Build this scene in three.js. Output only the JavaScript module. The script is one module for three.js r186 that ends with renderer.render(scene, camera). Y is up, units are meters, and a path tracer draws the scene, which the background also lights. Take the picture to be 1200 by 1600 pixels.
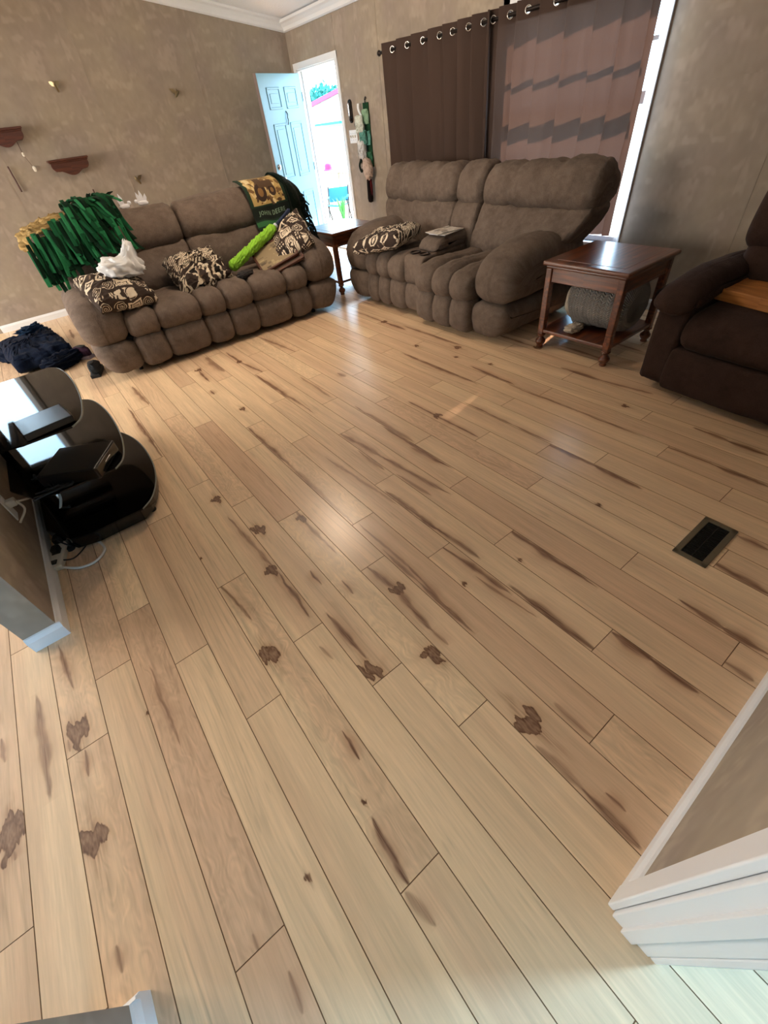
import * as THREE from 'three';
import { RoundedBoxGeometry } from 'three/addons/geometries/RoundedBoxGeometry.js';
import { mergeGeometries } from 'three/addons/utils/BufferGeometryUtils.js';
import { RectAreaLightUniformsLib } from 'three/addons/lights/RectAreaLightUniformsLib.js';

// ------------------------------------------------------------------ camera, sky, sun, window light, exposure
const scene = new THREE.Scene();
const camera = new THREE.PerspectiveCamera(101.34, 0.75, 0.02, 300);
camera.position.set(0, 1.45, 0);
camera.rotation.set(-0.75532, -0.56075, -0.1449, 'YXZ');
const renderer = new THREE.WebGLRenderer({ antialias: true });
renderer.toneMapping = THREE.LinearToneMapping;
renderer.toneMappingExposure = 2.05;
renderer.shadowMap.enabled = true;
RectAreaLightUniformsLib.init();

// hazy bright sky: pale at the horizon, blue overhead
{
  const W = 256, H = 128, d = new Float32Array(W * H * 4);
  for (let j = 0; j < H; j++) {
    const e = Math.max(0, Math.sin(((j + 0.5) / H - 0.5) * Math.PI)), k = Math.pow(1 - e, 2.2), below = j < H / 2;
    for (let i = 0; i < W; i++) {
      const o = (j * W + i) * 4;
      d[o] = below ? 0.42 : 0.34 + 0.44 * k; d[o + 1] = below ? 0.5 : 0.7 + 0.26 * k; d[o + 2] = below ? 0.52 : 1.05 + 0.05 * k; d[o + 3] = 1;
    }
  }
  const t = new THREE.DataTexture(d, W, H, THREE.RGBAFormat, THREE.FloatType);
  t.mapping = THREE.EquirectangularReflectionMapping; t.magFilter = t.minFilter = THREE.LinearFilter; t.needsUpdate = true;
  scene.background = t; scene.environment = t; scene.backgroundIntensity = 5.5; scene.environmentIntensity = 5.5;
}
const sun = new THREE.DirectionalLight(0xffc8a8, 12);
sun.position.set(4 + 15.6, 1 + 12, -3 - 2.8); sun.target.position.set(4, 1, -3);
sun.castShadow = true; sun.shadow.radius = 3; sun.shadow.mapSize.set(2048, 2048);
Object.assign(sun.shadow.camera, { left: -9, right: 9, top: 9, bottom: -9, near: 1, far: 50 });
scene.add(sun, sun.target);
function windowLight(w, h, x, y, z, tx, ty, tz, color, power) {   // daylight entering by a window of that size
  const l = new THREE.RectAreaLight(color, power, w, h);
  l.position.set(x, y, z); l.lookAt(tx, ty, tz); scene.add(l);
}
windowLight(1.2, 1.3, 3.94, 1.45, 2.25, 0, 0.5, 0.6, 0xa2d6ff, 66);        // window of the room behind, on its right wall
windowLight(1.3, 1.9, -1.3, 1.1, 4.4, -1.3, 1.1, 0, 0x94d2ff, 11);       // glazed back door of the room behind
windowLight(3.2, 1.5, -4.4, 1.6, -5.0, 0, 1.3, -5.0, 0xfff4e8, 11);      // dining side windows, to the left
windowLight(0.58, 0.9, -1.12, 2.0, -7.04, -1.12, 1.8, 0, 0xfff0c4, 1.0);      // dining side window in the far wall, hidden by the left edge
windowLight(0.06, 1.42, 3.965, 1.2, -2.165, 3.985, 1.2, -1.2, 0xdcecff, 5);   // daylight slipping past the curtain edge
windowLight(2.0, 1.5, -4.4, 1.6, -0.9, 0, 1.0, -0.9, 0xfff4e4, 0.5);

// ------------------------------------------------------------------ helpers
const V = (x, y, z) => new THREE.Vector3(x, y, z);
let seed = 7;
const rnd = () => { seed = (seed + 0x6d2b79f5) | 0; let t = Math.imul(seed ^ (seed >>> 15), 1 | seed); t = (t + Math.imul(t ^ (t >>> 7), 61 | t)) ^ t; return ((t ^ (t >>> 14)) >>> 0) / 4294967296; };
const rr = (a, b) => a + (b - a) * rnd();
const clamp = (x, a = 0, b = 1) => Math.min(b, Math.max(a, x));
const sst = (a, b, x) => { const t = clamp((x - a) / (b - a)); return t * t * (3 - 2 * t); };
const mix = (a, b, t) => a + (b - a) * t;
const TBL = new Float32Array(65536); for (let i = 0; i < 65536; i++) TBL[i] = rnd() * 2 - 1;
function n2(x, y) {                                                       // value noise, -1..1
  const xi = Math.floor(x), yi = Math.floor(y); let fx = x - xi, fy = y - yi;
  fx = fx * fx * (3 - 2 * fx); fy = fy * fy * (3 - 2 * fy);
  const a = xi & 255, b = (xi + 1) & 255, c = (yi & 255) << 8, d = ((yi + 1) & 255) << 8;
  const p = TBL[a + c], q = TBL[b + c], r = TBL[a + d], s = TBL[b + d];
  return p + (q - p) * fx + (r - p) * fy + (p - q - r + s) * fx * fy;
}
const n3 = (x, y, z) => (n2(x + z * 17.3, y + z * 5.1) + n2(y * 1.1 + 31 + x * 3.7, z * 1.1 - x * 0.6) + n2(z + 77 - y * 2.3, x + y * 0.4)) * 0.6;
const names = {};
const numbered = (n) => { const k = names[n] = (names[n] ?? -1) + 1; return k ? `${n}_${String(k).padStart(3, '0')}` : n; };
function thing(name, label, category, [x, y, z] = [0, 0, 0], turn = 0, group) {
  const o = new THREE.Group(); o.name = numbered(name); o.position.set(x, y, z); o.rotation.y = turn;
  o.userData = { label, category }; if (group) o.userData.group = group;
  scene.add(o); return o;
}
function part(name, geo, mat, parent, label) {
  const m = new THREE.Mesh(Array.isArray(geo) ? (geo.length > 1 ? mergeGeometries(geo.map(plain)) : geo[0]) : geo, mat);
  m.name = name; if (label) m.userData.label = label; parent.add(m); return m;
}
function plain(g) {
  const h = g.index ? g.toNonIndexed() : g.clone();
  for (const k of Object.keys(h.attributes)) if (!['position', 'normal', 'uv'].includes(k)) h.deleteAttribute(k);
  if (!h.attributes.uv) h.setAttribute('uv', new THREE.BufferAttribute(new Float32Array(h.attributes.position.count * 2), 2));
  return h;
}
function struct(name, geo, mat, parent = scene) {
  const m = part(name, geo, mat, parent); if (parent === scene) m.userData.kind = 'structure'; return m;
}
function tag(o, name, label, category, group) { o.name = numbered(name); o.userData = { label, category }; if (group) o.userData.group = group; return o; }
const solo = (name, geo, mat, label, category, pos = [0, 0, 0], turn = 0, group) => { const m = part(name, geo, mat, scene); tag(m, name, label, category, group); m.position.set(...pos); m.rotation.y = turn; return m; };
// geometry makers --------------------------------------------------
const at = (g, x, y, z, rx = 0, ry = 0, rz = 0) => g.applyMatrix4(new THREE.Matrix4().compose(V(x, y, z), new THREE.Quaternion().setFromEuler(new THREE.Euler(rx, ry, rz, 'YXZ')), V(1, 1, 1)));
function uvBox(g) {                                                       // box-mapped uv in metres
  const p = g.attributes.position, n = g.attributes.normal, u = new Float32Array(p.count * 2);
  for (let i = 0; i < p.count; i++) {
    const ax = Math.abs(n.getX(i)), ay = Math.abs(n.getY(i)), az = Math.abs(n.getZ(i));
    u[i * 2] = ax > ay && ax > az ? p.getZ(i) : p.getX(i); u[i * 2 + 1] = ay >= ax && ay >= az ? p.getZ(i) : p.getY(i);
  }
  g.setAttribute('uv', new THREE.BufferAttribute(u, 2)); return g;
}
const rbox = (w, h, d, r = 0.006, s = 2) => uvBox(new RoundedBoxGeometry(w, h, d, s, Math.min(r, w / 2.01, h / 2.01, d / 2.01)));
const boxAt = (x0, y0, z0, x1, y1, z1, r = 0.004) => at(rbox(x1 - x0, y1 - y0, z1 - z0, r, 1), (x0 + x1) / 2, (y0 + y1) / 2, (z0 + z1) / 2);
const sharp = (x0, y0, z0, x1, y1, z1) => uvBox(at(new THREE.BoxGeometry(x1 - x0, y1 - y0, z1 - z0), (x0 + x1) / 2, (y0 + y1) / 2, (z0 + z1) / 2));
const tube = (pts, r, seg = 32, rad = 8, closed = false) => new THREE.TubeGeometry(new THREE.CatmullRomCurve3(pts.map((p) => V(...p)), closed), seg, r, rad, closed);
const lathe = (pts, seg = 20) => new THREE.LatheGeometry(pts.map((p) => new THREE.Vector2(...p)), seg);
const rod = (a, b, r, seg = 10) => tube([a, [(a[0] + b[0]) / 2, (a[1] + b[1]) / 2, (a[2] + b[2]) / 2], b], r, 2, seg);
function prism(pts, depth, bevel = 0) {                                   // outline in xy, depth along +z
  const s = new THREE.Shape(pts.map((p) => new THREE.Vector2(...p)));
  return new THREE.ExtrudeGeometry(s, { depth, bevelEnabled: bevel > 0, bevelSize: bevel, bevelThickness: bevel, bevelSegments: 2, curveSegments: 12 });
}
// upholstery: a closed side profile [z, y] drawn out along x, its ends rounded off and its skin puffed and a little uneven
function puff(profile, w, { r = 0.05, N = 44, M = 7, bulge = 0, noise = 0.004, freq = 9, sd = 0, warp, tension = 0.5, creases = 0, grooves = [], depth = 0.014 } = {}) {
  const curve = new THREE.CatmullRomCurve3(profile.map(([z, y]) => V(0, y, z)), true, 'catmullrom', tension);
  const P = curve.getSpacedPoints(N).slice(0, N);
  let area = 0; for (let i = 0; i < N; i++) { const a = P[i], b = P[(i + 1) % N]; area += a.z * b.y - b.z * a.y; }
  const sgn = area > 0 ? 1 : -1;
  const nor = P.map((_, i) => { const a = P[(i + N - 1) % N], b = P[(i + 1) % N], l = Math.hypot(b.z - a.z, b.y - a.y) || 1; return [(b.y - a.y) / l * sgn, -(b.z - a.z) / l * sgn]; });
  const cz = P.reduce((s, p) => s + p.z, 0) / N, cy = P.reduce((s, p) => s + p.y, 0) / N;
  const xs = [], E = 6;
  for (let i = 0; i <= E; i++) xs.push(-w / 2 + r * (1 - Math.cos((i / E) * Math.PI / 2)));
  for (let i = 1; i < M; i++) xs.push(mix(-w / 2 + r, w / 2 - r, i / M));
  for (let i = E; i >= 0; i--) xs.push(w / 2 - r * (1 - Math.cos((i / E) * Math.PI / 2)));
  const pos = [], uv = [], idx = [], len = curve.getLength();
  const put = (x, y, z, u, v) => { const p = V(x, y, z); if (warp) warp(p); pos.push(p.x, p.y, p.z); uv.push(u, v); };
  put(xs[0] - 0.002, cy, cz, xs[0], 0);
  for (const x of xs) {
    const t = Math.max(0, (Math.abs(x) - (w / 2 - r)) / r), inset = r * (1 - Math.sqrt(Math.max(0, 1 - t * t))), b = bulge * (1 - (2 * x / w) ** 2);
    for (let i = 0; i < N; i++) {
      let k = b - inset + noise * n3(P[i].z * freq + sd * 3.1, P[i].y * freq + sd, x * freq + sd * 7.7);
      for (const q of grooves) k -= depth * Math.exp(-(((x / w - q) / 0.03) ** 2));
      if (creases) { const c = Math.abs(n3(P[i].z * 5 + sd, P[i].y * 14 + x * 3 + sd * 2, x * 6)); k -= creases * sst(0.16, 0, c); }
      put(x, P[i].y + nor[i][1] * k, P[i].z + nor[i][0] * k, x, i / N * len);
    }
  }
  put(xs[xs.length - 1] + 0.002, cy, cz, xs[xs.length - 1], 0);
  const R = xs.length, last = 1 + R * N;
  for (let j = 0; j < R - 1; j++) for (let i = 0; i < N; i++) {
    const a = 1 + j * N + i, b = 1 + j * N + (i + 1) % N, c = a + N, d = b + N;
    sgn > 0 ? idx.push(a, c, b, b, c, d) : idx.push(a, b, c, b, d, c);
  }
  for (let i = 0; i < N; i++) {
    const a = 1 + i, b = 1 + (i + 1) % N, c = 1 + (R - 1) * N + i, d = 1 + (R - 1) * N + (i + 1) % N;
    sgn > 0 ? idx.push(0, a, b, last, d, c) : idx.push(0, b, a, last, c, d);
  }
  const g = new THREE.BufferGeometry();
  g.setAttribute('position', new THREE.Float32BufferAttribute(pos, 3)); g.setAttribute('uv', new THREE.Float32BufferAttribute(uv, 2)); g.setIndex(idx); g.computeVertexNormals();
  return g;
}
// cloth with thickness: f(u, v) -> [x, y, z]
function sheet(f, nu, nv, th, su = 1, sv = 1, skip) {                    // th 0: a single skin
  const A = [], nrm = []; const id = (i, j) => i * (nv + 1) + j;
  for (let i = 0; i <= nu; i++) for (let j = 0; j <= nv; j++) A.push(V(...f(i / nu, j / nv)));
  for (let i = 0; i <= nu; i++) for (let j = 0; j <= nv; j++) {
    const du = A[id(Math.min(nu, i + 1), j)].clone().sub(A[id(Math.max(0, i - 1), j)]), dv = A[id(i, Math.min(nv, j + 1))].clone().sub(A[id(i, Math.max(0, j - 1))]);
    nrm.push(du.cross(dv).normalize());
  }
  const pos = [], uv = [], idx = [], K = A.length;
  for (const s of th ? [1, -1] : [1]) A.forEach((p, k) => { pos.push(p.x + nrm[k].x * th / 2 * s, p.y + nrm[k].y * th / 2 * s, p.z + nrm[k].z * th / 2 * s); uv.push(Math.floor(k / (nv + 1)) / nu * su, (k % (nv + 1)) / nv * sv); });
  for (let i = 0; i < nu; i++) for (let j = 0; j < nv; j++) {
    if (skip && skip((i + 0.5) / nu, (j + 0.5) / nv)) continue;
    const a = id(i, j), b = id(i + 1, j), c = id(i, j + 1), d = id(i + 1, j + 1);
    idx.push(a, b, d, a, d, c); if (th) idx.push(a + K, d + K, b + K, a + K, c + K, d + K);
  }
  const edge = (a, b) => th && idx.push(a, a + K, b, b, a + K, b + K);
  for (let i = 0; i < nu; i++) { edge(id(i, 0), id(i + 1, 0)); edge(id(i + 1, nv), id(i, nv)); }
  for (let j = 0; j < nv; j++) { edge(id(0, j + 1), id(0, j)); edge(id(nu, j), id(nu, j + 1)); }
  const g = new THREE.BufferGeometry();
  g.setAttribute('position', new THREE.Float32BufferAttribute(pos, 3)); g.setAttribute('uv', new THREE.Float32BufferAttribute(uv, 2)); g.setIndex(idx); g.computeVertexNormals();
  return g;
}
// a soft lump: a sphere squashed to size and shaped by noise
function lump(w, h, d, { noise = 0.1, freq = 3, sd = 0, pow = 0.8, seg = 40, flat = 0 } = {}) {
  const g = new THREE.SphereGeometry(1, seg, Math.round(seg * 0.7)), p = g.attributes.position, s = (x) => Math.sign(x) * Math.pow(Math.abs(x), pow);
  for (let i = 0; i < p.count; i++) {
    const x = p.getX(i), y = p.getY(i), z = p.getZ(i), k = 1 + noise * n3(x * freq + sd, y * freq + sd * 2, z * freq + 5);
    let yy = s(y) * h / 2 * k; if (flat) yy = Math.max(yy, -h / 2 * flat);
    p.setXYZ(i, s(x) * w / 2 * k, yy, s(z) * d / 2 * k);
  }
  g.computeVertexNormals(); return g;
}
// ------------------------------------------------------------------ textures
function dtex(w, h, f, srgb = true, rep) {
  const d = new Uint8Array(w * h * 4), c = [0, 0, 0];
  for (let j = 0; j < h; j++) for (let i = 0; i < w; i++) { f(i, j, c); const o = (j * w + i) * 4; d[o] = clamp(c[0], 0, 255); d[o + 1] = clamp(c[1], 0, 255); d[o + 2] = clamp(c[2], 0, 255); d[o + 3] = 255; }
  const t = new THREE.DataTexture(d, w, h); t.magFilter = THREE.LinearFilter; t.minFilter = THREE.LinearFilter; t.wrapS = t.wrapT = THREE.RepeatWrapping;
  if (srgb) t.colorSpace = THREE.SRGBColorSpace; if (rep) t.repeat.set(rep, rep); t.needsUpdate = true; return t;
}
const tn = (x, y, px) => { const s = (v) => ((v % px) + px) % px; x = s(x); y = s(y); const u = sst(0.8, 1, x / px), v = sst(0.8, 1, y / px); return mix(mix(n2(x, y), n2(x - px, y), u), mix(n2(x, y - px), n2(x - px, y - px), u), v); };   // tiles
const wallTex = dtex(1024, 1024, (i, j, c) => {                          // mottled sponge-print wallboard
  const x = i / 1024, y = j / 1024, a = tn(x * 7, y * 7, 7), b = tn(x * 24 + 3, y * 24, 24), e = tn(x * 60, y * 40, 60), f = tn(x * 14 + b * 0.4, y * 22 + a, 22);
  const leaf = sst(0.1, 0.9, f + e * 0.3), k = 1 + 0.035 * a + 0.025 * b + 0.02 * e + 0.07 * leaf;
  c[0] = 151 * k; c[1] = 139 * k * (1 + 0.006 * a); c[2] = 125 * k * (1 - 0.015 * a);
}, true, 0.72);
const fabricBump = dtex(512, 512, (i, j, c) => { const x = i / 512, y = j / 512; c[0] = c[1] = c[2] = 128 + 44 * tn(x * 200, y * 200, 200) + 40 * tn(x * 60, y * 60, 60) + 30 * tn(x * 14, y * 14, 14); }, false, 3);
const fabricCol = dtex(512, 512, (i, j, c) => { const x = i / 512, y = j / 512, k = 1 + 0.07 * tn(x * 7, y * 7, 7) + 0.06 * tn(x * 26, y * 26, 26) + 0.05 * tn(x * 150, y * 150, 150); c[0] = 236 * k; c[1] = 232 * k; c[2] = 228 * k; }, true, 1.6);
const weaveBump = dtex(256, 256, (i, j, c) => { const v = Math.sin(i / 256 * Math.PI * 64) * Math.sin(j / 256 * Math.PI * 64); c[0] = c[1] = c[2] = 128 + 50 * v + 50 * tn(i / 4, j / 16, 64); }, false, 8);
function woodTex(a, b, sc = 1) { return dtex(512, 512, (i, j, c) => { const x = i / 512, y = j / 512, g = tn(x * 3, y * 60, 60), f = tn(x * 10, y * 160, 160), r = Math.sin(y * 50 + 4 * tn(x * 2, y * 5, 5)), k = clamp(0.5 + 0.3 * g + 0.18 * f + 0.16 * r); for (let q = 0; q < 3; q++) c[q] = mix(a[q], b[q], k); }, true, sc); }
const darkWoodTex = woodTex([60, 28, 14], [130, 70, 36], 1.5), shelfWoodTex = woodTex([56, 26, 17], [96, 50, 32], 3), honeyTex = woodTex([150, 92, 42], [196, 132, 70], 2);
const ceilTex = dtex(512, 512, (i, j, c) => { c[0] = c[1] = c[2] = 128 + 70 * tn(i / 8, j / 8, 64) + 40 * tn(i / 3, j / 3, 170); }, false, 1.2);
const knitBump = dtex(512, 512, (i, j, c) => { const x = i / 512 * 14, y = j / 512 * 20, col = Math.floor(x), fx = x - col, s = col % 2 ? 1 : -1, v = Math.abs(Math.sin((y + s * (fx - 0.5) * 0.9) * Math.PI)) * Math.sin(fx * Math.PI) ** 0.7; c[0] = c[1] = c[2] = 40 + 200 * v; }, false, 3);
const std = (color, roughness = 0.6, o = {}) => new THREE.MeshStandardMaterial({ color, roughness, ...o });
const phy = (color, roughness, o = {}) => new THREE.MeshPhysicalMaterial({ color, roughness, ...o });
const fabric = (color, o = {}) => phy(color, 0.95, { map: fabricCol, bumpMap: fabricBump, bumpScale: 0.0025, sheen: 0.35, sheenRoughness: 0.5, sheenColor: new THREE.Color(0x9a8f86), specularIntensity: 0.25, ...o });
const M = {
  wall: std(0xffffff, 0.75, { map: wallTex }), ceiling: std(0xe9edf0, 0.9, { bumpMap: ceilTex, bumpScale: 0.002 }), door: std(0x6fa4ba, 0.4), white: std(0xe8ebee, 0.42), trim: std(0xe4e7ea, 0.38),
  sofa: fabric(0x766b64), love: fabric(0x71665e), chair: fabric(0x3e302b, { bumpScale: 0.0018 }), black: std(0x0d0c0c, 0.6), dark: std(0x1a1715, 0.8),
  wood: phy(0xffffff, 0.3, { map: darkWoodTex, clearcoat: 0.5, clearcoatRoughness: 0.18 }), cherry: std(0xffffff, 0.42, { map: shelfWoodTex }), honey: std(0xffffff, 0.5, { map: honeyTex }),
  gloss: std(0x040404, 0.08), glassTop: phy(0x080706, 0.05, { specularIntensity: 0.5 }), glassEdge: std(0x6d7068, 0.25), plastic: std(0x141414, 0.4), silver: std(0xb9bcc0, 0.25, { metalness: 0.9 }), nickel: std(0xd8d6d0, 0.22, { metalness: 1 }), bronze: std(0x2a2320, 0.35, { metalness: 0.7 }), gold: std(0x958668, 0.3, { metalness: 0.9 }),
  cordWhite: std(0xd9d5cc, 0.5), cordBlack: std(0x111111, 0.5), register: std(0x6f6552, 0.45, { metalness: 0.3 }), vent: std(0x17130f, 0.6),
};
// ------------------------------------------------------------------ floor: boards measured one by one, laid in rows towards the far wall
const PW = 0.13362, PX = -0.8252, PL = 1.285, WALL_X = 4.01, FAR_Z = -7.08;
const PHASE = { '-1': 0.582, 0: 0.86, 1: 0.184, 2: 1.227, 3: 0.997, 4: 0.088, 5: 0.464, 6: 1.135, 7: 0.315, 8: 0.655, 9: 0.943, 10: 0.209, 11: 1.23, 12: 0.354, 13: 1.063, 14: 0.498, 15: 0.08, 16: 0.933, 17: 0.358, 18: 1.163, 19: 0.207, 20: 0.47, 22: 0.655, 23: 1.108 };
const STREAKS = [[.198,-1.839,.228,-1.315,.018,.6],[.228,-1.315,.217,-1.036,.022,.95],[.487,-1.626,.485,-1.251,.022,.75],[.343,-1.234,.341,-1.136,.01,.9],[.422,-1.09,.419,-1.002,.01,.9],[.543,-1.074,.57,-.896,.025,.8],[.57,-.896,.548,-.661,.03,.75],[.548,-.661,.553,-.572,.012,.6],[.282,-.986,.287,-.736,.02,.95],[-.01,-1.446,.028,-1.184,.014,.7],[.652,-2.025,.656,-1.354,.035,.55],[.86,-1.9,.905,-1.307,.02,.45],[.903,-1.413,.931,-.974,.03,.75],[.678,-1.314,.688,-.95,.022,.6],[.688,-.95,.664,-.685,.016,.75],[1.049,-1.834,1.035,-1.582,.02,.5],[1.275,-1.624,1.309,-1.351,.02,.65],[1.62,-2.047,1.622,-1.774,.02,.85],[1.622,-1.774,1.622,-1.42,.018,.85],[1.857,-1.753,1.856,-1.362,.02,.7],[1.856,-1.362,1.842,-1.092,.015,.65],[2.247,-1.706,2.247,-1.193,.014,.75],[2.247,-1.193,2.241,-.787,.016,.7],[1.848,-1.113,1.838,-.801,.03,.75],[1.838,-.801,1.828,-.557,.03,.8],[1.304,-1.929,1.304,-1.331,.028,.8],[1.05,-1.485,1.074,-1.236,.02,.5],[.919,-1.126,.944,-.787,.03,.7],[.872,-.942,.919,-.579,.028,.85],[.858,-.714,.884,-.442,.012,.6],[.926,-.585,.924,-.215,.028,.9],[1.174,-.793,1.17,-.381,.03,.85],[.662,-1.102,.664,-.868,.016,.65],[.664,-.868,.644,-.552,.02,.75],[1.033,-.216,1.039,-.074,.035,.9],[1.039,-.074,1.049,.071,.025,.85],[1.337,-.129,1.324,.023,.025,.85],[1.324,.023,1.33,.157,.03,.9],[1.605,-.126,1.593,.06,.035,.75],[1.819,-.131,1.816,-.022,.03,.65],[.666,-.192,.668,-.057,.03,.4],[1.201,.076,1.202,.163,.03,.5],[-.658,-1.619,-.636,-1.372,.014,.7],[-.637,-1.093,-.642,-.999,.01,.8],[-.373,-1.246,-.37,-.897,.012,.5],[.078,-.574,.071,-.473,.011,1],[.014,-.322,.008,-.152,.026,1],[-.008,-.144,.008,-.054,.03,.45],[.511,-.148,.517,.027,.03,.5],[.51,.002,.512,.167,.03,.75],[.565,.047,.568,.103,.012,.7],[.742,-3.859,.731,-3.561,.018,.9],[.678,-3.391,.675,-3.299,.012,.9],[1.074,-4.028,1.074,-3.728,.018,.85],[1.074,-3.728,1.125,-3.338,.02,.75],[.893,-4.08,.897,-3.651,.06,.55],[1.058,-3.346,1.054,-2.774,.025,.7],[.213,-4.016,.23,-3.566,.03,.65],[.092,-3.605,.096,-2.74,.025,.8],[.659,-2.595,.658,-2.036,.03,.75],[1.453,-4.088,1.519,-3.483,.03,.6],[1.053,-3.335,1.077,-2.464,.022,.65],[1.291,-2.998,1.285,-2.538,.025,.45],[2.454,-3.875,2.447,-3.4,.02,.6],[2.447,-3.4,2.445,-3.081,.025,.85],[2.496,-3.141,2.518,-2.47,.03,.7],[2.105,-2.674,2.116,-1.905,.028,.75],[2.275,-2.094,2.255,-1.696,.025,.85],[1.531,-2.829,1.544,-2.728,.03,.5],[1.064,-2.069,1.098,-1.663,.035,.6],[1.098,-1.663,1.148,-1.185,.03,.7],[1.323,-2.265,1.311,-1.683,.03,.55],[2.636,-1.586,2.664,-1.284,.03,.8],[2.664,-1.284,2.702,-.974,.03,.6],[2.493,-.62,2.483,-.44,.03,.7],[2.483,-.44,2.484,-.266,.04,.8],[2.232,-.636,2.235,-.394,.02,.7],[2.235,-.394,2.227,-.172,.03,.75],[-.691,-1.171,-.681,-1.124,.01,.6],[-.874,-1.337,-.867,-1.24,.014,.5],[-.862,-.93,-.86,-.901,.01,.5],[.181,-.886,.191,-.809,.014,.4],[-.655,-.522,-.652,-.464,.016,.5],[-.322,-.209,-.329,-.134,.02,.45],[-.363,-.322,-.363,-.267,.012,.35],];
const KNOTS = [[.205,-2.043,.05],[.283,-1.648,.055],[.208,-1.353,.06],[.481,-1.567,.05],[.57,-.896,.06],[.283,-.671,.07],[.017,-.988,.07],[.481,-.591,.07],[1.622,-1.774,.05],[.561,-.216,.08],[-.65,-1.172,.075],[-.66,-.807,.085],[-.855,-.984,.085],[.746,-3.873,.05],[.739,-2.895,.05],[1.074,-3.728,.05],[2.447,-3.4,.05],[2.457,-2.424,.06],[2.271,-2.729,.04],[2.322,-2.303,.03],[2.473,-1.008,.035],[-.43,-1.076,.012],[.019,-.373,.012],[-.197,-.327,.016],[1.581,-.626,.02],[.793,-.724,.018],[1.061,-.653,.018],[-.019,-1.666,.012],[2.382,-2.013,.03],];
const TONES = [[-.397,-1.25,-.7],[-.355,-.36,-.6],[.403,-2.646,-.75],[.421,-1.982,-.7],[1.233,-.841,-.55],[-.525,-1.662,-.6],[.71,-.078,-.5],[-.356,-.21,-.7],[-.554,-1.351,-.35],[-.235,-.955,.5],[.033,-.181,.5],[.175,-.475,.5],[.529,-2.408,.6],[.173,-2.89,.6],[.009,-1.603,.5],[-.329,-1.81,.6],[-.541,-1.072,.6],[-.774,-1.139,.45],[.597,-1.216,.6],[.474,-.738,.6],[1,-.948,.35],[1.509,-.76,.6],[.911,-.282,.25],[1.173,-1.465,.2],[.939,-2.657,.3],[.378,-.127,.5],[.029,-.031,.3],[.875,-.42,0],[1.893,-.728,.3],[1.564,-.41,.35],[1.337,-.046,.2],[.892,.191,-.3],[1.536,-2.543,.3],[1.103,-2.228,.35],[.61,-1.794,-.2],[.279,-1.46,.15],[.838,-3.366,.6],[.367,-3.922,.2],[.697,.072,-.1],[.783,-.296,.1],[-.134,-.442,.45],[-.469,-.775,-.1],[-.183,-.168,.4],[-.548,-.559,.3],[.268,.085,.4],[.279,.231,.5],[1.841,-1.9,.25],[2.199,-1.49,.3],[2.173,-1.057,-.2],[1.539,-1.013,-.35],[.741,-.926,-.3],[.774,-.8,-.2],];
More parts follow.
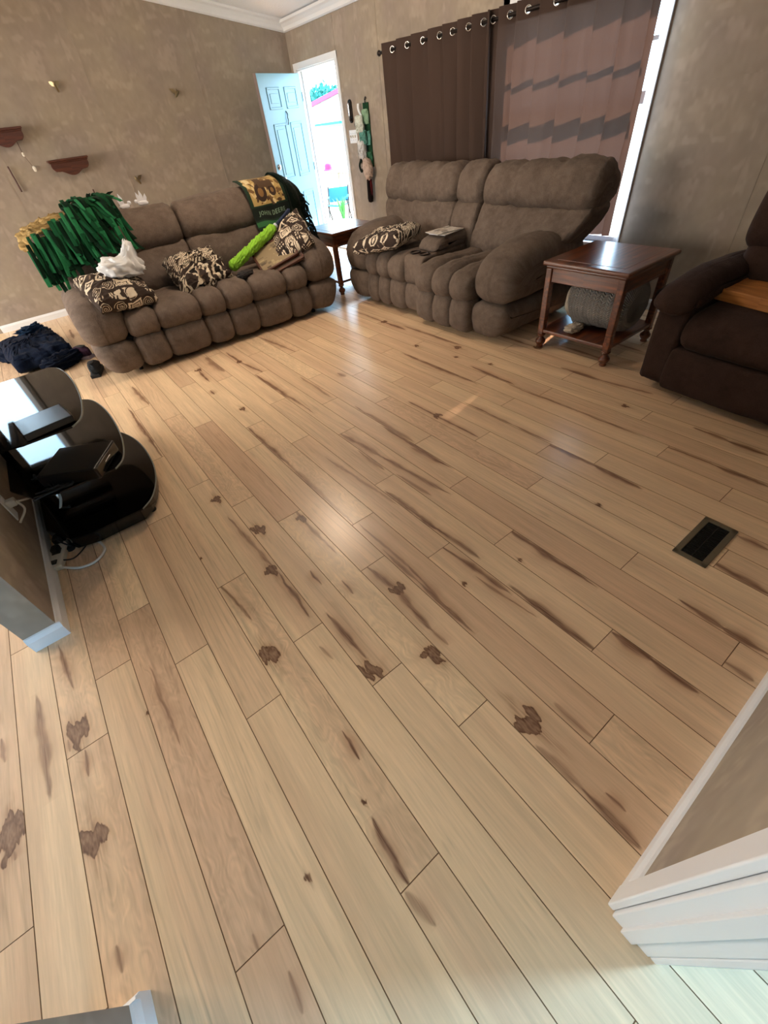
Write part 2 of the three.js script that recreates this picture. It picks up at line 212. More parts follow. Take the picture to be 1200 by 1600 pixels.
{
  const floor = new THREE.Group(); floor.name = 'floor'; floor.userData.kind = 'structure'; scene.add(floor);
  const boards = [];
  for (let k = -9; k < 37; k++) {
    const x0 = PX + k * PW, x1 = Math.min(x0 + PW, WALL_X + 0.02); if (x1 - x0 < 0.02) continue;
    const left = x0 + PW / 2 < -0.6, zs = left && k < -2 ? -2.2 : FAR_Z, ze = left ? 0.35 : 0.9, ph = PHASE[k] ?? ((k * 0.5137 + 40) % 1) * PL;
    for (let z = Math.floor((zs - ph) / PL) * PL + ph; z < ze; z += PL) boards.push({ k, x0, x1, z0: Math.max(z, zs), z1: Math.min(z + PL, ze), zb: z, feats: [], knots: [], tone: null });
  }
  const find = (x, z) => boards.find((b) => x >= b.x0 && x < b.x1 && z >= b.z0 && z < b.z1);
  for (const [xa, za, xb, zb, w, d] of STREAKS) {
    const b = find((xa + xb) / 2, (za + zb) / 2); if (!b) continue;
    const fit = (x) => clamp(x - b.x0, 0.012, PW - 0.012);
    b.feats.push([fit(xa), za - b.zb, fit(xb), zb - b.zb, w, d]);
  }
  for (const [x, z, s] of KNOTS) { const b = find(x, z); if (b) b.knots.push([clamp(x - b.x0, s * 0.42, PW - s * 0.42), clamp(z - b.zb, 0.03, PL - 0.03), s]); }
  for (const [x, z, t] of TONES) { const b = find(x, z); if (b && b.tone === null) b.tone = t; }
  for (const b of boards) {
    if (b.tone === null) b.tone = clamp(rr(-0.75, 0.85));
    if (!b.feats.length && !b.knots.length && (b.z1 < -4.2 || b.x0 < -0.6 || b.x0 > 2.6) && rnd() < 0.5) { const s = rr(0.1, 0.5), t = rr(0.03, 0.1); b.feats.push([t, s, clamp(t + rr(-0.02, 0.02), 0.015, 0.118), s + rr(0.3, 0.7), rr(0.015, 0.035), rr(0.5, 0.8)]); if (rnd() < 0.4) b.knots.push([rr(0.04, 0.09), rr(0.1, 1.1), rr(0.03, 0.07)]); }
  }
  // one cell of an atlas per board: 1024 x 128 pixels for 1.285 m x 13.4 cm
  const near = boards.slice().sort((a, b) => (b.z0 > -6 && b.x0 > -1.6 ? 1 : 0) - (a.z0 > -6 && a.x0 > -1.6 ? 1 : 0));
  const CELLS = 224, atlases = [], LIGHT = [236, 210, 172], TAN = [206, 172, 142], DARK = [106, 76, 59];
  near.forEach((b, i) => { b.cell = i < CELLS ? i : (i * 37) % CELLS; });
  for (let a = 0; a < CELLS / 32; a++) {
    const data = new Uint8Array(2048 * 2048 * 4);
    for (let cell = a * 32; cell < a * 32 + 32; cell++) {
      const b = near[cell]; if (!b) continue;
      const cu = (cell % 2) * 1024, cv = Math.floor((cell % 32) / 2) * 128, S = cell * 13.7, tone = b.tone, fig = rnd() < 0.45 ? 1 : 0.25, curly = rnd() < 0.12 ? 1 : 0;
      const base = [0, 1, 2].map((q) => mix(TAN[q], LIGHT[q], tone * 0.5 + 0.5));
      for (let j = 0; j < 128; j++) {
        const t = (j + 0.5) / 128 * PW;
        for (let i = 0; i < 1024; i++) {
          const s = (i + 0.5) / 1024 * PL, wob = n2(s * 2.2 + S, t * 9 + S);
          const g1 = n2(s * 2.4 + S, t * 42 + S * 2), g2 = n2(s * 9 + S, t * 210 + wob * 2), g3 = n2(s * 34 - S, t * 620), sp = n2(s * 9 + S * 3 + wob, t * 120 + S + 2 * wob);
          const ring = Math.sin((t * 34 + 1.9 * n2(s * 1.1 + S * 1.7, t * 6 + S)) * 6.2), band = n2(s * 0.9 + S, t * 16 - S);
          let k = 1 + 0.035 * g1 + 0.028 * g2 + 0.016 * g3 - 0.05 * fig * sst(0.55, 0.98, ring) * sst(-0.25, 0.5, n2(s * 3 + S * 5, t * 14)) - 0.06 * sst(0.5, 0.95, sp) * fig;
          if (curly) k += 0.045 * n2(s * 34 + 3 * n2(s * 9, t * 40 + S), t * 130 + 3 * n2(s * 20 + S, t * 30));
          const warm = 0.45 * sst(-0.1, 0.7, band);
          let R = mix(base[0], TAN[0], warm) * k, G = mix(base[1], TAN[1], warm) * k, B = mix(base[2], TAN[2], warm) * k;
          for (const [ta, sa, tb, sb, w, dk] of b.feats) {
            const q = (s - sa) / (sb - sa); if (q < -0.06 || q > 1.06) continue;
            const qc = clamp(q), tap = Math.pow(Math.sin(Math.PI * clamp(qc * 0.94 + 0.03)), 0.55), d = Math.abs(t - mix(ta, tb, qc) - 0.004 * n2(s * 11 + S, 3) - 0.0015 * n2(s * 50, 9 + S));
            const hw = w * 0.72 * tap * (0.75 + 0.4 * n2(s * 14 + S, 7)) + 0.0006, halo = Math.exp(-((d / (hw * 1.3 + 0.016)) ** 2)) * 0.6 * tap * dk, m = sst(hw * 1.3, hw * 0.1, d) * dk * (0.82 + 0.3 * n2(s * 26 + S, t * 420)) * sst(-0.06, 0.02, q) * sst(1.06, 0.98, q);
            R = mix(R, 176, halo); G = mix(G, 138, halo); B = mix(B, 110, halo);
            const mm = clamp(m); R = mix(R, DARK[0], mm); G = mix(G, DARK[1], mm); B = mix(B, DARK[2], mm);
          }
          for (const [tk, sk, z] of b.knots) {
            if (Math.abs(s - sk) > z * 2.6) continue;
            const dx = t - tk + z * 0.16 * n2(s * 26 + S, t * 30) + 0.002 * n2(s * 110, t * 110 + S), ds = s - sk + z * 0.22 * n2(t * 70 + S, s * 16) + 0.005 * n2(t * 230 + S, s * 30);
            let q = Math.hypot(dx, ds * 0.8) - z * 0.2;                      // a core and pointed fingers along the grain
            for (let f = 0; f < 4; f++) { const a = TBL[(cell * 97 + f * 13 + Math.round(tk * 4000)) & 65535], c = TBL[(cell * 61 + f * 29 + 7) & 65535], e = TBL[(cell * 31 + f * 17 + 3) & 65535], ox = (f / 3 - 0.5) * 0.62 * z + a * 0.08 * z, L = z * (0.66 - Math.abs(f - 1.5) * 0.14 + 0.2 * c), u = Math.abs(ds - e * 0.2 * z) / L; q = Math.min(q, Math.abs(dx - ox - 0.0012 * n2(s * 40, f + S)) - z * 0.19 * Math.pow(Math.max(0, 1 - u * u), 0.6) + (u > 1 ? (u - 1) * L : 0)); }
            q += 0.0016 * n2(s * 45 + S, t * 90);
            const tail = Math.exp(-((dx / (z * 0.22)) ** 2)) * sst(z * 2.4, z * 0.3, Math.abs(ds)) * (0.22 + 0.3 * n2(s * 14, t * 300 + S)), m = sst(0.0025, -0.0025, q), inner = sst(-0.004, -0.014, q) * 0.2 * (1 + 0.8 * n2(s * 60, t * 90)), halo = Math.exp(-(Math.max(0, q) / (z * 0.3))) * 0.35;
            R = mix(R, 178, halo); G = mix(G, 140, halo); B = mix(B, 108, halo);
            const mm = clamp(Math.max(m * (0.95 - inner) * (0.85 + 0.2 * n2(s * 90, t * 300)), tail * 0.7)); const rim = 22 * sst(-0.006, -0.001, q); R = mix(R, DARK[0] - rim, mm); G = mix(G, DARK[1] - rim, mm); B = mix(B, DARK[2] - rim, mm);
          }
          const o = ((cv + j) * 2048 + cu + i) * 4; data[o] = clamp(R, 0, 255); data[o + 1] = clamp(G, 0, 255); data[o + 2] = clamp(B, 0, 255); data[o + 3] = 255;
        }
      }
    }
    const t = new THREE.DataTexture(data, 2048, 2048); t.colorSpace = THREE.SRGBColorSpace; t.magFilter = t.minFilter = THREE.LinearFilter; t.needsUpdate = true;
    atlases.push(phy(0xffffff, 0.27, { map: t, specularIntensity: 1 }));
  }
  const grooveMat = std(0x7a5d40, 0.8), BV = 0.0014, TH = 0.008;
  for (const b of boards) {
    const { x0, x1, z0, z1, zb } = b, cu = (b.cell % 2) * 0.5, cv = Math.floor((b.cell % 32) / 2) / 16;
    const uvOf = (x, z) => [cu + 0.5 * clamp((z - zb) / PL, 0.001, 0.999), cv + clamp((x - PX - b.k * PW) / PW, 0.006, 0.994) / 16];
    const a = [x0 + BV, z0 + BV], c = [x1 - BV, z1 - BV], T = [[a[0], a[1]], [a[0], c[1]], [c[0], c[1]], [c[0], a[1]]], U = [[x0, z0], [x0, z1], [x1, z1], [x1, z0]];
    const pos = [], nor = [], uv = [], idx = [0, 1, 2, 0, 2, 3];
    for (const p of T) { pos.push(p[0], 0, p[1]); nor.push(0, 1, 0); uv.push(...uvOf(...p)); }
    for (let e = 0; e < 4; e++) {
      const f = (e + 1) % 4, dir = [[-1, 0], [0, 1], [1, 0], [0, -1]][e], s = pos.length / 3;
      for (const [p, y] of [[T[e], 0], [T[f], 0], [U[f], -0.0012], [U[e], -0.0012]]) { pos.push(p[0], y, p[1]); nor.push(dir[0] * 0.8, 0.6, dir[1] * 0.8); uv.push(...uvOf(...p)); }
      idx.push(s, s + 2, s + 1, s, s + 3, s + 2);
      const w = pos.length / 3;
      for (const [p, y] of [[U[e], -0.0012], [U[f], -0.0012], [U[f], -TH], [U[e], -TH]]) { pos.push(p[0], y, p[1]); nor.push(dir[0], 0, dir[1]); uv.push(...uvOf(...p)); }
      idx.push(w, w + 2, w + 1, w, w + 3, w + 2);
    }
    const g = new THREE.BufferGeometry();
    g.setAttribute('position', new THREE.Float32BufferAttribute(pos, 3)); g.setAttribute('normal', new THREE.Float32BufferAttribute(nor, 3)); g.setAttribute('uv', new THREE.Float32BufferAttribute(uv, 2)); g.setIndex(idx);
    g.addGroup(0, 6, 0); g.addGroup(6, idx.length - 6, 1);
    const m = new THREE.Mesh(g, [atlases[Math.floor(b.cell / 32)], grooveMat]); m.name = 'plank'; floor.add(m);
  }
  part('subfloor', [sharp(-4.62, -0.2, -7.2, 4.13, -TH, 4.62)], std(0x4a3a2a, 0.9), floor);
  part('flooring_of_other_rooms', [sharp(-4.5, -TH, 0.9, 4.13, 0, 4.5), sharp(-4.5, -TH, -7.08, -2.03, 0, 0.9), sharp(-2.03, -TH, -7.08, PX - 2 * PW - 0.001, 0, -2.2), sharp(-2.03, -TH, 0.35, -0.74, 0, 0.9)], std(0xc9ad84, 0.35), floor);
}
// ------------------------------------------------------------------ room shell
const CEIL = (x) => 2.41 + (4.01 - x) * 0.17;                            // vaulted ceiling, rising to the left
{
  const gable = (x0, x1) => prism([[x0, -0.01], [x1, -0.01], [x1, CEIL(x1) + 0.02], [x0, CEIL(x0) + 0.02]], 0.12);
  struct('wall_far', [at(uvBox(gable(-0.72, 4.13)), 0, 0, FAR_Z - 0.12)], M.wall);
  const hole = (s, z0, z1, y0, y1) => s.holes.push(new THREE.Path([[z0, y0], [z0, y1], [z1, y1], [z1, y0]].map((p) => new THREE.Vector2(...p))));
  const sh = new THREE.Shape([[-7.2, -0.01], [4.62, -0.01], [4.62, 2.43], [-7.2, 2.43]].map((p) => new THREE.Vector2(...p)));
  hole(sh, -6.94, -6.02, 0, 1.97); hole(sh, -3.42, -2.125, 0.45, 1.95);
  const rg = new THREE.ExtrudeGeometry(sh, { depth: 0.12, bevelEnabled: false }); rg.rotateY(-Math.PI / 2); rg.translate(4.13, 0, 0);
  struct('wall_right', [uvBox(rg)], M.wall);
  struct('wall_left', [sharp(-0.735, -0.01, -3.3, -0.615, CEIL(-0.7), -1.665), sharp(-0.735, 2.3, -7.08, -0.615, CEIL(-0.7), -3.3)], M.wall);
  struct('wall_left_near', [sharp(-0.735, -0.01, -0.376, -0.615, CEIL(-0.7), 4.5)], M.wall);
  struct('wall_front', [sharp(0.37, -0.01, 0.193, 4.01, 2.5, 0.285), at(prism([[0.37, 2.4], [4.01, 2.4], [4.01, CEIL(4.01)], [0.37, CEIL(0.37)]], 0.092), 0, 0, 0.193)], M.wall);
  struct('wall_front_header', [at(uvBox(prism([[-0.615, 2.06], [0.37, 2.06], [0.37, CEIL(0.37)], [-0.615, CEIL(-0.615)]], 0.092)), 0, 0, 0.193)], M.wall);
  struct('wall_rear', [sharp(-4.62, -0.01, 4.5, 4.13, 3.9, 4.62)], M.wall);
  struct('wall_dining', [sharp(-4.62, -0.01, -7.2, -4.5, 3.9, 4.5)], M.wall);
  struct('wall_dining_far', [sharp(-4.5, -0.01, -7.2, -1.42, 3.3, -7.08), sharp(-0.82, -0.01, -7.2, -0.7, 3.3, -7.08), sharp(-1.42, -0.01, -7.2, -0.82, 1.54, -7.08), sharp(-1.42, 2.46, -7.2, -0.82, 3.3, -7.08)], M.wall);
  { const w2 = new THREE.Group(); w2.name = 'window_2'; w2.userData.kind = 'structure'; scene.add(w2); part('window_frame', [boxAt(-1.48, 1.48, -7.085, -1.42, 2.52, -7.06), boxAt(-0.82, 1.48, -7.085, -0.76, 2.52, -7.06), boxAt(-1.48, 2.46, -7.085, -0.76, 2.52, -7.06), boxAt(-1.48, 1.48, -7.085, -0.76, 1.54, -7.06)], M.white, w2); part('pane', [sharp(-1.42, 1.54, -7.15, -0.82, 2.46, -7.146)], phy(0xf4fbff, 0.02, { transmission: 1, thickness: 0 }), w2); }
  const cs = prism([[-0.735, CEIL(-0.735)], [4.13, CEIL(4.13)], [4.13, CEIL(4.13) + 0.12], [-0.735, CEIL(-0.735) + 0.12]], 11.82);
  struct('ceiling', [at(uvBox(cs), 0, 0, -7.2), sharp(-4.62, CEIL(-0.735), -7.2, -0.735, CEIL(-0.735) + 0.12, 4.62)], M.ceiling);
  // crown moulding
  const crown = [[0, 0], [0.014, 0], [0.03, 0.012], [0.036, 0.04], [0.06, 0.066], [0.085, 0.078], [0.09, 0.1], [0, 0.1]];
  const slope = Math.atan(0.17);
  struct('trim_1', [at(prism(crown.map(([a, b]) => [-a, b - 0.098]), 10.9), 4.01, 2.41, -7.08)], M.trim);
  { const L = 4.7, g = prism(crown.map(([a, b]) => [a, b - 0.098]), L); g.rotateY(-Math.PI / 2); g.rotateZ(-slope); g.translate(4.01, 2.41, FAR_Z); struct('trim_2', [g], M.trim); }
  // baseboards: [outline across] drawn along each wall
  const bb = [[0, 0], [0.014, 0], [0.014, 0.055], [0.009, 0.066], [0.006, 0.075], [0, 0.078]];
  const along = (L) => prism(bb, L);
  const place = (g, x, z, ry) => { g.rotateY(ry); g.translate(x, 0, z); return g; };
  struct('baseboard_far', [place(along(4.62), 4.01, FAR_Z, -Math.PI / 2)], M.trim);
  struct('baseboard_right', [place(prism(bb.map(([a, b]) => [-a, b]), 6.16), 4.01, -5.97, 0)], M.trim);
  struct('baseboard_left', [place(along(1.635), -0.615, -3.3, 0), place(along(0.134), -0.601, -1.665, -Math.PI / 2)], M.trim);
  struct('baseboard_left_near', [place(along(4.876), -0.615, -0.376, 0), place(prism(bb.map(([a, b]) => [-a, b]), 0.134), -0.601, -0.376, -Math.PI / 2)], M.trim);
  struct('baseboard_front', [place(prism(bb.map(([a, b]) => [-a, b]), 3.59), 4.01, 0.193, -Math.PI / 2)], M.trim);
  // cased opening to the right of the camera
  const ca = new THREE.Group(); ca.name = 'trim_3'; ca.userData.kind = 'structure'; scene.add(ca);
  part('casing', [boxAt(0.362, 0, 0.177, 0.42, 2.1, 0.194, 0.004)], M.trim, ca);
  part('jamb', [boxAt(0.352, 0, 0.195, 0.372, 2.1, 0.283, 0.003)], M.trim, ca);
  part('stop', [boxAt(0.342, 0, 0.222, 0.353, 2.1, 0.25, 0.002)], M.trim, ca);
  part('rear_casing', [boxAt(0.354, 0, 0.284, 0.412, 2.1, 0.3, 0.004)], M.trim, ca);
  // wallboard seams: thin strips
  const seams = [];
  for (const x of [0.29, 1.51, 2.73]) seams.push(sharp(x - 0.011, 0.08, FAR_Z, x + 0.011, CEIL(x) - 0.09, FAR_Z + 0.0025));
  struct('trim_4', seams, M.wall);
  struct('trim_5', [sharp(4.0075, 1.99, -6.002, 4.01, 2.32, -5.98), sharp(4.0075, 0.08, -1.3, 4.01, 2.32, -1.278), sharp(4.0075, 0.08, -5.2, 4.01, 2.32, -5.178)], M.wall);
  // front door
  const fr = new THREE.Group(); fr.name = 'door_1'; fr.userData.kind = 'structure'; scene.add(fr);
  part('casing', [boxAt(3.995, 0, -7.0, 4.012, 2.03, -6.94), boxAt(3.995, 0, -6.02, 4.012, 2.03, -5.96), boxAt(3.994, 1.97, -7.0, 4.013, 2.03, -5.96)], M.white, fr);
  part('jamb', [boxAt(4.008, 0, -6.955, 4.14, 1.985, -6.925), boxAt(4.008, 0, -6.035, 4.14, 1.985, -6.005), boxAt(4.008, 1.955, -6.955, 4.14, 1.985, -6.005), boxAt(4.06, 0, -6.93, 4.075, 1.96, -6.905), boxAt(4.06, 0, -6.055, 4.075, 1.96, -6.03)], M.white, fr);
  part('threshold', [boxAt(4.0, 0, -6.93, 4.16, 0.02, -6.03)], M.silver, fr);
  const leaf = new THREE.Group(); leaf.name = 'door_leaf'; fr.add(leaf); leaf.position.set(4.0, 0, -6.925); leaf.rotation.y = Math.PI + 0.49;
  const LW = 0.94, LH = 1.94;
  part('slab', [boxAt(0, 0.015, -0.022, LW, LH, 0.022, 0.003)], M.door, leaf);
  for (const [y0, y1] of [[1.62, 1.82], [0.93, 1.49], [0.22, 0.76]]) for (const x0 of [0.14, 0.52]) for (const s of [-1, 1]) {
    const w = 0.28, z = s * 0.022, gs = [];
    for (const [a, b, c, d] of [[x0, y0, x0 + w, y0 + 0.022], [x0, y1 - 0.022, x0 + w, y1], [x0, y0, x0 + 0.022, y1], [x0 + w - 0.022, y0, x0 + w, y1]]) gs.push(boxAt(a, b, z - 0.008, c, d, z + 0.008, 0.006));
    gs.push(boxAt(x0 + 0.055, y0 + 0.055, z - 0.005, x0 + w - 0.055, y1 - 0.055, z + 0.005, 0.004));
    part('door_panel', gs, M.door, leaf);
  }
  part('door_handle', [at(lathe([[0.001, 0.075], [0.02, 0.073], [0.027, 0.06], [0.024, 0.045], [0.011, 0.036], [0.011, 0.01], [0.03, 0.008], [0.031, 0]]), 0.87, 0.95, -0.022, -Math.PI / 2), at(lathe([[0.001, 0.075], [0.02, 0.073], [0.027, 0.06], [0.024, 0.045], [0.011, 0.036], [0.011, 0.01], [0.03, 0.008], [0.031, 0]]), 0.87, 0.95, 0.022, Math.PI / 2)], M.silver, leaf, 'silver round knob');
  part('deadbolt', [at(lathe([[0.001, 0.022], [0.022, 0.02], [0.03, 0.008], [0.031, 0]]), 0.87, 1.08, -0.022, -Math.PI / 2), at(lathe([[0.001, 0.022], [0.022, 0.02], [0.03, 0.008], [0.031, 0]]), 0.87, 1.08, 0.022, Math.PI / 2)], M.silver, leaf);
  part('edge_strip', [boxAt(LW, 0.015, -0.021, LW + 0.003, LH, 0.021, 0.001)], std(0x6b5a52, 0.5), leaf);
  part('hook', [tube([[0.47, 1.6, -0.025], [0.455, 1.57, -0.035], [0.475, 1.54, -0.04], [0.462, 1.51, -0.035], [0.49, 1.49, -0.045], [0.482, 1.47, -0.03]], 0.006, 30)], M.bronze, leaf);
  for (const y of [0.25, 1.0, 1.72]) part('hinge', [at(new THREE.CylinderGeometry(0.009, 0.009, 0.09, 10), 0, y, -0.026)], M.silver, leaf);
  // window behind the curtains
  const wi = new THREE.Group(); wi.name = 'window_1'; wi.userData.kind = 'structure'; scene.add(wi);
  const fz = [-3.42, -2.17];
  part('window_casing', [boxAt(3.992, 0.39, -3.49, 4.012, 2.01, -3.42), boxAt(3.998, 0.39, -2.125, 4.012, 2.01, -2.1), boxAt(3.992, 1.95, -3.49, 4.013, 2.01, -2.1)], M.white, wi);
  part('window_sill', [boxAt(3.96, 0.41, -3.52, 4.13, 0.45, -2.08, 0.006)], M.white, wi);
  part('window_frame', [boxAt(4.02, 0.45, -3.42, 4.14, 1.95, -3.38), boxAt(4.02, 0.45, -2.145, 4.14, 1.95, -2.12), boxAt(4.02, 1.91, -3.42, 4.14, 1.95, -2.12), boxAt(4.02, 0.45, -3.42, 4.14, 0.49, -2.12)], M.white, wi);
  part('meeting_rail', [boxAt(4.05, 1.3, -3.39, 4.1, 1.37, -2.185)], M.white, wi);
  part('muntin', [boxAt(4.06, 1.61, -3.39, 4.085, 1.635, -2.185)], M.white, wi);
  part('pane', [sharp(4.07, 0.49, -3.385, 4.074, 1.3, -2.14), sharp(4.072, 1.37, -3.385, 4.076, 1.91, -2.14)], phy(0xf4fbff, 0.02, { transmission: 1, thickness: 0 }), wi);
}
// ------------------------------------------------------------------ upholstery
const SEAT = (f) => [[-0.62, 0.3], [-0.3, 0.28], [-0.05 + f, 0.275], [0.025 + f, 0.315], [0.045 + f, 0.38], [0.01 + f, 0.445], [-0.1 + f, 0.482], [-0.36, 0.475], [-0.62, 0.45]];
const FOOT = (f) => [[-0.14 + f, 0.06], [-0.02 + f, 0.045], [0.03 + f, 0.085], [0.045 + f, 0.17], [0.03 + f, 0.245], [-0.01 + f, 0.288], [-0.14 + f, 0.285]];
const ARM_UP = [[-0.9, 0.3], [-0.5, 0.285], [-0.06, 0.285], [0.02, 0.32], [0.045, 0.41], [0.02, 0.52], [-0.09, 0.62], [-0.34, 0.672], [-0.68, 0.66], [-0.9, 0.58]];
const ARM_LOW = [[-0.9, 0.05], [-0.45, 0.035], [-0.04, 0.04], [0.03, 0.085], [0.05, 0.17], [0.035, 0.245], [-0.02, 0.295], [-0.45, 0.3], [-0.9, 0.3]];
const LUMBAR = [[-0.6, 0.42], [-0.53, 0.52], [-0.545, 0.66], [-0.61, 0.79], [-0.7, 0.82], [-0.88, 0.8], [-0.82, 0.42]];
const HEAD = [[-0.66, 0.775], [-0.6, 0.83], [-0.605, 0.93], [-0.67, 1.03], [-0.76, 1.065], [-0.87, 1.05], [-0.95, 0.96], [-0.94, 0.82], [-0.8, 0.77]];
// columns of puffs side by side, one part
const columns = (profile, xs, o = {}) => xs.slice(0, -1).map((a, i) => { const b = xs[i + 1], w = b - a + 0.012; return at(puff(profile, w, { r: Math.min(0.06, w * 0.34), bulge: 0.012, sd: a * 3 + (o.sd ?? 0), ...o }), (a + b) / 2, 0, 0); });
function armrest(parent, s, inner, w0, w1, mat, sd, dz = 0) {             // s: which side; grows wider upwards
  const warp = (p) => { const t = p.x / 0.3 + 0.5, w = mix(w0, w1, sst(-0.02, 0.34, p.y)); p.x = s * (inner + t * w); p.z += dz; };
  const flip = (g) => { if (s < 0) { const i = g.index.array; for (let k = 0; k < i.length; k += 3) { const t = i[k]; i[k] = i[k + 1]; i[k + 1] = t; } } g.computeVertexNormals(); return g; };
  const a = part('armrest', flip(puff(ARM_UP, 0.3, { r: 0.125, noise: 0.008, freq: 6, sd, warp })), mat, parent);
  part('lower_pad', flip(puff(ARM_LOW, 0.3, { r: 0.1, noise: 0.006, freq: 6, sd: sd + 4, warp })), mat, a);
}
const backWarp = (x0, x1, in0, in1, droop = 0) => (p) => { const t = sst(0.46, 0.8, p.y), c0 = mix(in0[0], x0, t), c1 = mix(in0[1], x1, t); p.x = mix(c0, c1, p.x / 1 + 0.5); p.y -= droop * sst(0.8, 1.2, Math.abs(p.x)) * sst(0.6, 0.9, p.y); };
const SOFA = [1.27, 0, -4.2], SOFA_TURN = -0.042;
const onSofa = (x, y, z) => V(x, y, z).applyAxisAngle(V(0, 1, 0), SOFA_TURN).add(V(...SOFA)).toArray();
{
  const t = thing('sofa', 'long taupe tufted reclining sofa with throws piled on its back and seats', 'sofa', SOFA, SOFA_TURN);
  part('base', [boxAt(-0.98, 0.05, -0.88, 0.98, 0.3, -0.06, 0.02)], M.dark, t);
  for (const x of [-0.9, 0.9]) for (const z of [-0.84, -0.12]) part('foot', [at(new THREE.CylinderGeometry(0.022, 0.018, 0.055, 12), x, 0.027, z)], M.black, t);
  armrest(t, -1, 0.83, 0.29, 0.37, M.sofa, 1); armrest(t, 1, 0.83, 0.29, 0.37, M.sofa, 2);
  for (const s of [-1, 1]) {
    const xs = (s < 0 ? [-0.85, -0.6, -0.23, 0] : [0, 0.27, 0.62, 0.85]);
    part('seat_cushion', columns(SEAT(0), xs, { noise: 0.008, freq: 6, creases: 0.004 }), M.sofa, t);
    part('footrest', columns(FOOT(0), xs, { noise: 0.006 }), M.sofa, t);
    const o = s < 0 ? [-1.19, -0.003, -0.87, -0.003] : [0.003, 1.19, 0.003, 0.87];
    const b = part('backrest', puff(LUMBAR, 1, { r: 0.06, M: 16, noise: 0.014, freq: 4, sd: 11 + s, creases: 0.007, warp: backWarp(o[0], o[1], [o[2], o[3]], 0.12) }), M.sofa, t);
    part('headrest', puff(HEAD, 1, { r: 0.06, M: 16, bulge: 0.012, noise: 0.012, freq: 4, sd: 21 + s, creases: 0.005, warp: backWarp(o[0], o[1], [o[2], o[3]], 0.12) }), M.sofa, b);
  }
}
{
  const t = thing('loveseat', 'taupe tufted reclining loveseat with a centre console and cup holders under the curtained window', 'loveseat', [2.72, 0, -3.24], -Math.PI / 2);
  part('base', [boxAt(-0.98, 0.05, -0.88, 0.98, 0.3, -0.1, 0.02)], M.dark, t);
  for (const x of [-0.9, 0.9]) for (const z of [-0.84, -0.14]) part('foot', [at(new THREE.CylinderGeometry(0.022, 0.018, 0.055, 12), x, 0.027, z)], M.black, t);
  armrest(t, -1, 0.7, 0.33, 0.42, M.love, 31); armrest(t, 1, 0.73, 0.33, 0.4, M.love, 32, 0.03);
  for (const [xs, f, o, sd] of [[[-0.72, -0.54, -0.36, -0.13], 0, [-1.16, -0.1, -0.98, -0.13], 41], [[0.12, 0.33, 0.54, 0.75], 0.07, [0.2, 1.25, 0.13, 1.06], 42]]) {
    part('seat_cushion', columns(SEAT(f), xs, { noise: 0.008, freq: 6, bulge: 0.02, creases: 0.005, sd }), M.love, t);
    part('footrest', columns(FOOT(f), xs, { noise: 0.006, bulge: 0.014, sd }), M.love, t);
    const b = part('backrest', puff(LUMBAR, 1, { r: 0.06, M: 18, noise: 0.016, freq: 4, sd, creases: 0.012, warp: backWarp(o[0], o[1], [o[2], o[3]]) }), M.love, t);
    const hs = [puff(HEAD, 1, { r: 0.09, M: 26, bulge: 0.012, noise: 0.014, freq: 4, sd, creases: 0.009, grooves: sd > 41 ? [-0.2, 0.14] : [-0.27, -0.02, 0.24], depth: 0.02, warp: backWarp(o[0], o[1], [o[2], o[3]]) })];
    part('headrest', hs, M.love, b);
  }
  const cb = part('console_back', puff(LUMBAR, 0.3, { r: 0.05, noise: 0.008, sd: 51 }), M.love, t); cb.position.x = 0.03;
  const ch = part('headrest', puff(HEAD.map(([z, y]) => [z - 0.01, y]), 0.31, { r: 0.06, noise: 0.008, sd: 52, bulge: 0.01 }), M.love, cb); ch.position.x = 0.015;
  part('console_box', [at(puff([[-0.6, 0.3], [-0.02, 0.29], [0.015, 0.3], [0.012, 0.45], [0.0, 0.5], [-0.06, 0.515], [-0.6, 0.515]], 0.25, { r: 0.025, noise: 0.003, sd: 53, tension: 0.2 }), -0.005, 0, 0), at(puff(FOOT(-0.01), 0.25, { r: 0.04, sd: 54 }), -0.005, 0, 0)], M.love, t);
  part('console_lid', [at(puff([[-0.62, 0.52], [-0.2, 0.515], [-0.17, 0.55], [-0.22, 0.6], [-0.4, 0.625], [-0.62, 0.615]], 0.26, { r: 0.05, noise: 0.004, sd: 55 }), -0.005, 0, 0)], M.love, t);
  for (const x of [-0.065, 0.055]) part('cup_holder', [at(lathe([[0.048, 0.006], [0.05, 0.01], [0.046, 0.013], [0.04, 0.01], [0.038, -0.02], [0.001, -0.022]], 28), x, 0.513, -0.085)], M.bronze, t, 'dark round cup holder');
}
